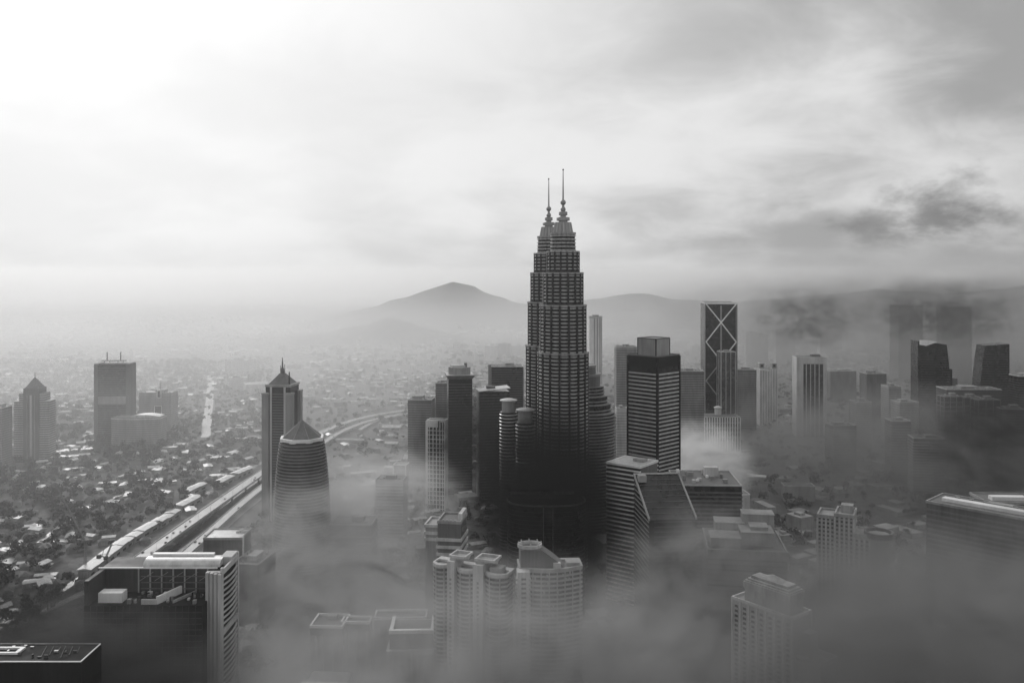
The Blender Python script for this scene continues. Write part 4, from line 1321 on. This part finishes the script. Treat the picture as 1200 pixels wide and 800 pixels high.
# ---------------------------------------------------------------- tower cranes over the town
def crane(label, px0, py0, px1, py1, d, boom):
    """luffing crane: lattice mast, cab, lattice boom and tie"""
    x, zt = U(px0, d), Z(py0, d)
    t = thing('tower_crane', label, 'crane', x, d)

    def lattice(p, q, s, n, name):
        p, q = Vector(p), Vector(q)
        a = (q - p).normalized()
        u = a.cross(Vector((0, 1, 0))).normalized() * s
        v = a.cross(u).normalized() * s
        mb = MB()
        cs = [u + v, u - v, -u - v, -u + v]
        for c in cs:
            mb.tube(p + c, q + c, 0.22, 0.22, 4)
        for k in range(n):
            for i in range(4):
                mb.tube(p + (q - p) * (k / n) + cs[i], p + (q - p) * ((k + 1) / n) + cs[(i + 1) % 4], 0.14, 0.14, 4)
        mb.build(name, DSTEEL, t)
    lattice((0, 0, 0), (0, 0, zt), 1.0, 14, 'mast')
    MB().box(0, 0, zt, zt + 3, 3.4, 3.4).build('cab', DCONC, t)
    tip = (U(px1, d) - x, 0, Z(py1, d))
    lattice((0, 0, zt + 2), tip, 0.55, 16, 'boom')
    MB().tube((0, 0, zt + 2), (-boom, 0, zt + 4), 0.7).build('counter_jib', DSTEEL, t)
    MB().box(-boom, 0, zt + 1, zt + 4.5, 4, 3).build('counterweight', DCONC, t)
    MB().tube((-boom * 0.5, 0, zt + 3), (-boom * 0.3, 0, zt + 11), 0.3, 0.3, 5).tube((-boom * 0.3, 0, zt + 11), tip, 0.1, 0.1, 4).build('tie', DSTEEL, t)


crane('short black crane standing at the near end of the terrace roofs', 124, 655, 131, 637, 900, 7)
crane('long thin crane boom leaning over the low houses', 100, 636, 66, 569, 980, 7)

# ---------------------------------------------------------------- terrace rows beside the highway
for i, (xa, ya, xb, yb_) in enumerate(((98, 668, 150, 629), (152, 628, 181, 611), (183, 611, 206, 597), (208, 592, 232, 580), (214, 576, 238, 565), (254, 565, 270, 557), (274, 555, 291, 547))):
    z = 9
    a = Vector((U(xa, gd(ya, z)), gd(ya, z)))
    b = Vector((U(xb, gd(yb_, z)), gd(yb_, z)))
    c = (a + b) / 2
    L = (b - a).length
    rot = math.atan2((b - a).y, (b - a).x)
    wds = ['first terrace row from the near end, longest of the pale-roofed rows', 'second pale-roofed terrace row from the near end', 'third pale-roofed terrace row from the near end', 'fourth pale-roofed terrace row from the near end', 'pale terrace row set back left of the fourth row', 'short pale terrace row next to the far end', 'pale terrace row at the far end by the white tower foot']
    t = thing('terrace_row', wds[i] + ' along the highway', 'terrace', c.x, c.y, rot, 'pale-roofed terrace rows along the highway')
    MB().box(0, 0, 0, z - 0.8, L, 12).build('wall', CONC, t)
    n = max(2, int(L / 16))
    rg = random.Random(i)
    for k in range(n):
        x = -L / 2 + L * (k + 0.5) / n
        q = rg.uniform(-0.5, 0.8)
        MB().loft([[(x + s * (L / n / 2 - 0.15), y, zz_) for y, zz_ in ((-8, z - 0.7 + q), (8, z - 0.7 + q), (8, z - 0.1 + q), (0, z + 1.2 + q), (-8, z - 0.1 + q))] for s in (-1, 1)]).build('roof', SHEET if rg.random() > 0.2 else ROOFP, t)
        MB().box(x, -6.1, 1, 3.6, L / n * 0.5, 0.3).build('shop_front', BLACK, t)

# ---------------------------------------------------------------- houses, trees, distant town
RN = random.Random(77)
ROADS = P1[::2] + P2[::2] + P3 + pix_path([(241, 512), (243, 490), (246, 465), (247, 440)], 0)
solid = []
for o in list(COL.objects):
    if o.parent is None and o.type == 'EMPTY' and o.name.split('.')[0] not in ('elevated_highway',):
        r = 0
        for ch in o.children:
            for c in ch.bound_box:
                r = max(r, math.hypot(c[0] + ch.location.x, c[1] + ch.location.y))
        solid.append((o.location.x, o.location.y, r * 0.82))


def free(x, y, r):
    for a, b, q in solid:
        if (x - a) ** 2 + (y - b) ** 2 < (q + r) ** 2:
            return False
    for a, b in ROADS:
        if (x - a) ** 2 + (y - b) ** 2 < (14 + r) ** 2:
            return False
    px = 600 + x * F / y
    py = HY + CH * F / y
    if y < 1600 and px > 55 and 0 < (px - 55) and py > 545:   # keep the highway corridor open
        lx = 312 - (py - 545) * 1.42       # left margin of the corridor on this row
        if lx - 8 < px < lx + 95:
            return False
    return True


def house_mesh(kind):
    w, d, h = ((11, 8, 5.2), (15, 9, 6), (20, 11, 4.5))[kind]
    mb = MB().box(0, 0, 0, h, w, d)
    mb.box(w * 0.3, -d / 2 - 1.2, 0, h * 0.55, w * 0.35, 2.6)
    b = mb.mesh('house', CONC)
    rm = (ROOFT, ROOFP, SHEET)[kind]
    rh = (2.6, 2.0, 1.2)[kind]
    m2 = MB()
    x, y = w / 2 + 0.8, d / 2 + 0.8
    if kind == 0:
        m2.add([(-x, -y, h), (x, -y, h), (x, y, h), (-x, y, h), (-x + y, 0, h + rh), (x - y, 0, h + rh)], [(0, 1, 5, 4), (1, 2, 5), (2, 3, 4, 5), (3, 0, 4), (3, 2, 1, 0)])
    else:
        m2.loft([[(s, -y, h), (s, y, h), (s, y, h + 0.3), (s, 0, h + rh), (s, -y, h + 0.3)] for s in (-x, x)])
    m2.box(w * 0.3, -d / 2 - 1.3, h * 0.55 + 0.01, h * 0.55 + 0.3, w * 0.4, 3.2)
    return b, m2.mesh('roof', rm), (b.name, w, d, h, rh)


HM = [house_mesh(k) for k in range(3)]
HL = ['small tile-roofed house among dark trees in the low town', 'pale-roofed low house among dark trees in the low town', 'long shed with bright sheet roof among trees in the low town']
HG = ['tile-roofed houses in the low town', 'pale-roofed houses in the low town', 'sheet-roofed sheds in the low town']
HN = ['tile_roof_house', 'pale_roof_house', 'sheet_roof_shed']
sites = []
tries = 0
while len(sites) < 1500 and tries < 40000:
    tries += 1
    y = 740 + (RN.random() ** 1.1) * 2300
    px = RN.uniform(-40, 300) if RN.random() < 0.72 else RN.uniform(370, 620)
    if px > 300 and y < 1050:
        continue
    x = U(px, y)
    dens = noise.noise(Vector((x * 0.006, y * 0.006, 3.0)))
    if dens < RN.uniform(-0.5, 0.15) or not free(x, y, 9):
        continue
    if any((x - a) ** 2 + (y - b) ** 2 < 18 ** 2 for a, b, *_ in sites[-250:]):
        continue
    k = RN.choices((0, 1, 2), (0.5, 0.28, 0.22))[0]
    sites.append((x, y, k, R(RN.choice((20, 110, 28, 118, -15, 75)) + RN.uniform(-9, 9)), RN.uniform(0.85, 1.3)))
sites.sort(key=lambda s: s[1])
cnt = [0, 0, 0]
rest = []
for s in sites:
    x, y, k, rz, sc = s
    if cnt[k] >= 100:
        rest.append(s)
        continue
    cnt[k] += 1
    o = link(HN[k], HM[k][0], None, (x, y, 0))
    o.rotation_euler.z = rz
    o.scale = (sc, sc, sc)
    tag(o, HL[k], 'house' if k < 2 else 'shed', HG[k])
    link('roof', HM[k][1], o)

# the town beyond, too fine to count: low buildings out to the hills, joined
def town(name, n, y0, y1, xs, hmax, mat, seed, big=1.0):
    rg = random.Random(seed)
    mb = MB()
    for i in range(n):
        y = y0 + (y1 - y0) * rg.random() ** 0.7
        x = U(rg.uniform(*xs), y)
        if noise.noise(Vector((x * 0.0016, y * 0.0016, 9.0 + seed * 0.1))) < rg.uniform(-0.45, 0.2):
            continue
        if y < 3200 and not free(x, y, 12):
            continue
        w, d = rg.uniform(9, 26) * big, rg.uniform(8, 18) * big
        h = rg.uniform(3, 9) if rg.random() < 0.8 else rg.uniform(9, hmax)
        a = rg.choice((0.35, 1.92)) + rg.uniform(-0.2, 0.2)
        mb.box(x, y, 0, h, w, d, a)
        if h > 9 and rg.random() < 0.5:
            mb.box(x, y, h, h + 3, w * 0.4, d * 0.4, a)
    mb.build(name, mat, kind='stuff')


wall_mb, roof_mb = MB(), [MB(), MB(), MB()]
for x, y, k, rz, sc in rest:
    w, d, h, rh = HM[k][2][1] * sc, HM[k][2][2] * sc, HM[k][2][3] * sc, HM[k][2][4] * sc
    wall_mb.box(x, y, 0, h, w, d, rz)
    c, n = math.cos(rz), math.sin(rz)
    q = [(-w / 2 - .7, -d / 2 - .7, h + .01), (w / 2 + .7, -d / 2 - .7, h + .01), (w / 2 + .7, d / 2 + .7, h + .01), (-w / 2 - .7, d / 2 + .7, h + .01), (-w / 2 + (d / 2 if k == 0 else -.7), 0, h + rh), (w / 2 - (d / 2 if k == 0 else -.7), 0, h + rh)]
    roof_mb[k].add([(x + a * c - b * n, y + a * n + b * c, z) for a, b, z in q], [(0, 1, 5, 4), (1, 2, 5), (2, 3, 4, 5), (3, 0, 4), (3, 2, 1, 0)])
wall_mb.build('farther_house_walls', CONC, kind='stuff')
for k in range(3):
    roof_mb[k].build('farther_house_roofs', (ROOFT, ROOFP, SHEET)[k], kind='stuff')
town('far_pale_buildings', 1500, 2100, 7000, (-60, 1260), 28, PALE, 5)
town('far_grey_buildings', 1500, 2000, 6500, (-60, 1260), 22, CONC, 6)
town('far_white_roofs', 1100, 1900, 6000, (-60, 1260), 12, SHEET, 7)
town('far_dark_roofs', 1200, 1500, 4200, (360, 1260), 14, DCONC, 8)
town('near_misty_roofs', 260, 760, 1500, (380, 1260), 22, CONC, 9, 1.5)

# distant apartment blocks one can tell apart
rg = random.Random(3)
FAR = [(392, 404, 3900, 10), (420, 425, 3300, 14), (470, 388, 5200, 26), (548, 392, 4800, 18), (560, 388, 5000, 9), (576, 404, 3400, 14), (590, 402, 3500, 16), (606, 404, 3600, 15), (497, 397, 4600, 22), (520, 402, 4300, 18),
       (530, 394, 4700, 12), (700, 398, 4400, 20), (716, 402, 3900, 16), (755, 392, 4600, 14), (775, 397, 4300, 16), (800, 399, 4000, 18), (815, 404, 3600, 12), (870, 404, 3600, 14), (905, 398, 3800, 10), (950, 388, 4000, 14), (965, 393, 3700, 12),
       (980, 386, 3900, 40), (1000, 390, 3800, 26), (70, 452, 3300, 20), (95, 456, 3000, 18), (20, 444, 3600, 22), (60, 441, 3800, 12), (210, 424, 3700, 20), (230, 434, 3300, 16), (165, 437, 3400, 14), (345, 437, 3100, 16), (362, 478, 2300, 13), (395, 481, 2250, 12), (370, 441, 3200, 14),
       (405, 452, 2900, 16), (440, 461, 2700, 18), (455, 455, 2800, 12), (428, 440, 3300, 18), (380, 455, 2700, 10), (50, 486, 2300, 14), (82, 478, 2350, 30), (105, 482, 2250, 22), (92, 490, 2050, 40)]
for i, (px, py, d, wp) in enumerate(FAR):
    w = wp * d / F
    z = max(14, Z(py, d))
    k = wp * 37 % 3
    lab = ('hazy pale slab block in the distant town', 'hazy grey block in the distant town', 'hazy white block in the distant town')[k]
    t = thing('distant_block', lab, 'apartment block', U(px, d), d, rg.uniform(-0.5, 0.5), 'hazy blocks in the distant town')
    MB().box(0, 0, 0, z, w, min(w, 26)).build('wall', (PALE, CONC, WHITE)[k], t)
    MB().box(w * 0.1, 0, z, z + 4, w * 0.35, 9).build('stair_head', CONC, t)
    m2 = MB()
    q = 0
    while 4 + q * 4 < z - 2:
        m2.ring(rect(w, min(w, 26), 0.25), rect(w, min(w, 26), -0.3), 4 + q * 4, 5.3 + q * 4)
        q += 1
    m2.build('window_bands', DCONC, t, kind='stuff')


def tree_meshes(seed, h, r, flat=0.75):
    rg = random.Random(seed)
    tr = MB().tube((0, 0, 0), (0.2, 0.1, h * 0.55), 0.42, 0.22, 6)
    lobes = []
    for k in range(6):
        a = rg.uniform(0, 6.28)
        q = rg.uniform(0.2, 0.62) * r
        c = Vector((q * math.cos(a), q * math.sin(a), h * rg.uniform(0.52, 0.85)))
        lobes.append((c, r * rg.uniform(0.38, 0.6)))
        tr.tube((0.1, 0, h * 0.4), tuple(c * 0.92), 0.18, 0.07, 4)
    cr = MB()
    for c, q in lobes:
        for i in range(34):
            v = Vector((rg.gauss(0, 1), rg.gauss(0, 1), rg.gauss(0, 1))).normalized()
            p = c + Vector((v.x, v.y, v.z * flat)) * q * rg.uniform(0.65, 1.08)
            s = rg.uniform(0.5, 1.05) * r * 0.2
            nrm = (v + Vector((rg.gauss(0, .5), rg.gauss(0, .5), rg.gauss(0, .5)))).normalized()
            u = nrm.orthogonal().normalized()
            w = nrm.cross(u)
            cr.add([p + u * s, p + w * s * 0.7, p - u * s, p - w * s * 0.8], [(0, 1, 2, 3)])
    return tr.mesh('trunk', BARK), cr.mesh('crown', LEAF)


TM = [tree_meshes(1, 13, 6.0), tree_meshes(2, 9, 4.8), tree_meshes(3, 16, 5.2, 1.1)]
TL = ['broad dark tree among the roofs of the low town', 'small round dark tree among the roofs of the low town', 'tall dark tree among the roofs of the low town']
TG = ['broad trees in the low town', 'small trees in the low town', 'tall trees in the low town']
ts = []
tries = 0
hs = {}
for s in sites:
    hs.setdefault((int(s[0] // 20), int(s[1] // 20)), []).append(s)
while len(ts) < 7000 and tries < 60000:
    tries += 1
    y = 730 + (RN.random() ** 1.15) * 2600
    px = RN.uniform(-40, 320) if RN.random() < 0.66 else RN.uniform(360, 1240)
    x = U(px, y)
    if noise.noise(Vector((x * 0.007, y * 0.007, 21.0))) < RN.uniform(-0.9, 0.25) or not free(x, y, 4):
        continue
    bad = False
    for i in (-1, 0, 1):
        for j in (-1, 0, 1):
            for s in hs.get((int(x // 20) + i, int(y // 20) + j), ()):
                if (x - s[0]) ** 2 + (y - s[1]) ** 2 < 10 ** 2:
                    bad = True
    if not bad:
        ts.append((x, y, RN.choices((0, 1, 2), (0.45, 0.35, 0.2))[0], RN.uniform(0, 6.28), RN.choice((0.6, 0.8, 1.0, 1.2, 1.6)) * RN.uniform(0.85, 1.15)))
for px, py, sc in ((231, 497, 1.9), (253, 492, 2.0), (274, 494, 1.9), (285, 497, 1.7), (293, 494, 1.6), (251, 505, 1.3), (222, 500, 1.4)):
    d = gd(py + 6)
    ts.append((U(px, d), d - 1100, 0, px, sc))
ts = [(x, y + 1100, k, a, s) if y < 950 and a > 200 else (x, y, k, a, s) for x, y, k, a, s in ts]
ts.sort(key=lambda s: s[1])
cnt = [0, 0, 0]
big = MB()
for x, y, k, a, sc in ts:
    if cnt[k] < 100:
        cnt[k] += 1
        o = thing('tree', TL[k], 'tree', x, y, a, TG[k])
        o.scale = (sc, sc, sc)
        link('trunk', TM[k][0], o)
        link('crown', TM[k][1], o)
    else:
        me = TM[k][1]
        c, n = math.cos(a) * sc, math.sin(a) * sc
        base_i = len(big.v)
        vs = [v.co for v in me.vertices]
        pick = range(0, len(me.polygons), 2)
        for q in pick:
            p = me.polygons[q]
            i0 = len(big.v)
            cc = p.center
            for vi in p.vertices:
                v = cc + (vs[vi] - cc) * 1.35
                big.v.append((x + v.x * c - v.y * n, y + v.x * n + v.y * c, v.z * sc))
            big.f.append((i0, i0 + 1, i0 + 2, i0 + 3))
big.build('distant_trees', LEAF, kind='stuff')

# a few cars on the highway
def car_parts(mat):
    b = MB().loft([[(-2.2, y, 0.35), (2.2, y, 0.35), (2.25, y, 0.8), (1.4, y, 0.95), (-2.1, y, 1.0)] for y in (-0.88, 0.88)]).mesh('car', mat)
    c = MB().loft([[(-1.7, y, 0.98), (1.0, y, 0.96), (0.3, y, 1.5), (-1.3, y, 1.52)] for y in (-0.78, 0.78)]).mesh('cabin', GLB)
    wl = MB().tube((0, -0.1, 0.33), (0, 0.1, 0.33), 0.33, 0.33, 10).mesh('wheel', BLACK)
    return b, c, wl


CARS = [car_parts(WHITE), car_parts(BLACK)]
CL = []
for k in range(26):
    CL.append((P1, RN.randrange(5, len(P1) - 18), 9, RN.choice((-5.2, -1.9, 1.9, 5.2)), RN.random()))
for k in range(14):
    CL.append((P2, RN.randrange(5, len(P2) - 18), 7.5, RN.choice((-3.4, 0.2, 3.4)), RN.random()))
used = set()
for i, (path, idx, zz_, o, fr) in enumerate(CL):
    if (id(path), idx, o) in used:
        continue
    used.add((id(path), idx, o))
    a, b = path[idx], path[idx + 1]
    th = math.atan2(b[1] - a[1], b[0] - a[0])
    a = (a[0] + (b[0] - a[0]) * fr, a[1] + (b[1] - a[1]) * fr)
    m = CARS[i % 2]
    c = link('car', m[0], None, (a[0] + o * math.sin(th), a[1] - o * math.cos(th), zz_ + 0.012))
    c.rotation_euler.z = th
    tag(c, ('small white car on the wet elevated highway', 'small black car on the wet elevated highway')[i % 2], 'car', ('white cars on the highway', 'black cars on the highway')[i % 2])
    link('cabin', m[1], c)
    for x in (-1.35, 1.35):
        for y in (-0.8, 0.8):
            link('wheel', m[2], c, (x, y, 0))

# ---------------------------------------------------------------- haze and mist
def volume_mat(name, color, dens, aniso=0.3):
    m = bpy.data.materials.new(name)
    m.use_nodes = True
    t = m.node_tree
    t.nodes.clear()
    o = nd(t, 'ShaderNodeOutputMaterial')
    v = nd(t, 'ShaderNodeVolumePrincipled')
    v.inputs['Color'].default_value = (color, color, color, 1)
    v.inputs['Density'].default_value = dens
    v.inputs['Anisotropy'].default_value = aniso
    t.links.new(v.outputs[0], o.inputs['Volume'])
    return m, t, v


m, t, v = volume_mat('haze_air', 0.98, 0.00005, 0.62)
MB().box(0, 10400, -1, 470, 36000, 23000).build('haze', m, kind='stuff')


def air_bank(x0, x1, y0, y1, z1, dens, fade, color=0.97):
    """a broad layer of thicker air lying over the plain, thinning out at its sides and top"""
    m, t, v = volume_mat('thick_air', color, 0.0, 0.62)
    geo = nd(t, 'ShaderNodeNewGeometry')
    s_ = nd(t, 'ShaderNodeSeparateXYZ')
    t.links.new(geo.outputs['Position'], s_.inputs[0])
    f = mrange(t, s_.outputs['Y'], y0, y0 + fade, 0, 1)
    f = mth(t, 'MULTIPLY', f, mrange(t, s_.outputs['Y'], y1 - fade * 1.4, y1, 1, 0))
    f = mth(t, 'MULTIPLY', f, mrange(t, s_.outputs['Z'], z1 * 0.35, z1, 1, 0))
    n = noise_n(t, vmap(t, geo.outputs['Position'], (3, 1, 2), (0.0016, 0.0016, 0.006)), 1.0, 4, 0.6, 0.4)
    f = mth(t, 'MULTIPLY', f, mrange(t, n, 0.3, 0.7, 0.55, 1.45, False))
    t.links.new(mth(t, 'MULTIPLY', f, dens), v.inputs['Density'])
    MB().box((x0 + x1) / 2, (y0 + y1) / 2, 1, z1, x1 - x0, y1 - y0).build('mist_bank', m, kind='stuff')


air_bank(-6000, 6000, 1650, 5200, 320, 0.00058, 900)
air_bank(-2600, -150, 780, 2600, 260, 0.00045, 350)
air_bank(-15000, 15000, 4700, 20500, 440, 0.00075, 6500)


def mist(cx, cy, cz, rx, ry, rz, dens, color=0.8, scale=0.006, lo=0.42, hi=0.66, seed=0.0, aniso=0.3, stretch=1.6):
    """a drifting bank of mist: an ellipsoid whose density breaks up into wisps and thins to nothing at its rim"""
    m, t, v = volume_mat('mist', color, 0.0, aniso)
    tc = nd(t, 'ShaderNodeTexCoord')
    geo = nd(t, 'ShaderNodeNewGeometry')
    ln_ = nd(t, 'ShaderNodeVectorMath', operation='LENGTH')
    t.links.new(tc.outputs['Object'], ln_.inputs[0])
    fall = mrange(t, ln_.outputs['Value'], 0.35, 1.0, 1.0, 0.0)
    n = noise_n(t, vmap(t, geo.outputs['Position'], (seed * 13.1, seed * 7.7, seed * 3.3), (scale, scale, scale * stretch)), 1.0, 7, 0.62, 1.8)
    n = mrange(t, n, lo, hi, 0.0, 1.0)
    t.links.new(mth(t, 'MULTIPLY', mth(t, 'MULTIPLY', fall, n), dens), v.inputs['Density'])
    seg = MB()
    pts = []
    for i in range(9):
        th = math.pi * (i / 8)
        pts.append([(math.sin(th) * math.cos(2 * math.pi * k / 16) if 0 < i < 8 else 0.001 * math.cos(2 * math.pi * k / 16), math.sin(th) * math.sin(2 * math.pi * k / 16) if 0 < i < 8 else 0.001 * math.sin(2 * math.pi * k / 16), -math.cos(th)) for k in range(16)])
    seg.loft(pts)
    o = seg.build('mist_bank', m, None, (cx, cy, cz), kind='stuff')
    o.scale = (rx, ry, rz)
    return o


MIST = [
    # near banks under the viewpoint: a veil over the whole foot of the view
    (10, 540, 62, 210, 75, 108, 0.036, 0.62, 0.016, 0.36, 0.62, 1.0, 0.3, 1.2),
    (-60, 600, 10, 260, 110, 105, 0.032, 0.60, 0.016, 0.40, 0.62, 18.0, 0.3, 1.2),
    (240, 490, 85, 200, 95, 118, 0.042, 0.40, 0.017, 0.37, 0.62, 22.0, 0.3, 1.2),
    (160, 690, 60, 110, 75, 105, 0.055, 0.50, 0.019, 0.38, 0.62, 19.0),
    (270, 630, 80, 130, 60, 95, 0.050, 0.36, 0.018, 0.37, 0.62, 20.0),
    (520, 620, 10, 280, 220, 205, 0.036, 0.33, 0.013, 0.40, 0.62, 11.0, 0.3, 1.2),
    (-120, 720, 20, 190, 130, 120, 0.032, 0.58, 0.016, 0.42, 0.62, 3.0),
    (-190, 870, 50, 130, 90, 95, 0.028, 0.66, 0.019, 0.40, 0.62, 4.0),
    (-270, 575, 45, 110, 50, 92, 0.075, 0.16, 0.020, 0.36, 0.62, 12.0),
    (-390, 690, 20, 170, 110, 95, 0.040, 0.05, 0.017, 0.38, 0.66, 17.0),
    # drifting among the towers
    (-170, 1060, 50, 140, 120, 85, 0.026, 0.9, 0.017, 0.41, 0.62, 5.0),
    (255, 1190, 75, 80, 110, 70, 0.050, 0.92, 0.020, 0.42, 0.62, 6.0),
    (620, 1350, 30, 460, 350, 150, 0.014, 0.36, 0.010, 0.40, 0.64, 7.0),
    # near-black absorbing banks, added to darken the foot of the twins and beside them
    (34, 890, 100, 84, 75, 118, 0.090, 0.015, 0.016, 0.30, 0.60, 13.0),
    (-50, 1190, 110, 85, 50, 80, 0.045, 0.03, 0.018, 0.34, 0.64, 14.0),
    (690, 1250, 90, 130, 120, 110, 0.022, 0.04, 0.013, 0.34, 0.64, 15.0),
    # dark cloud on the right
    (1500, 3000, 160, 1500, 900, 240, 0.0026, 0.36, 0.0035, 0.36, 0.62, 9.0),
    (720, 2150, 225, 170, 130, 95, 0.015, 0.10, 0.015, 0.42, 0.66, 10.0),
    (1010, 2080, 240, 240, 120, 95, 0.017, 0.14, 0.013, 0.40, 0.64, 16.0),
]
for a in MIST:
    mist(*a)
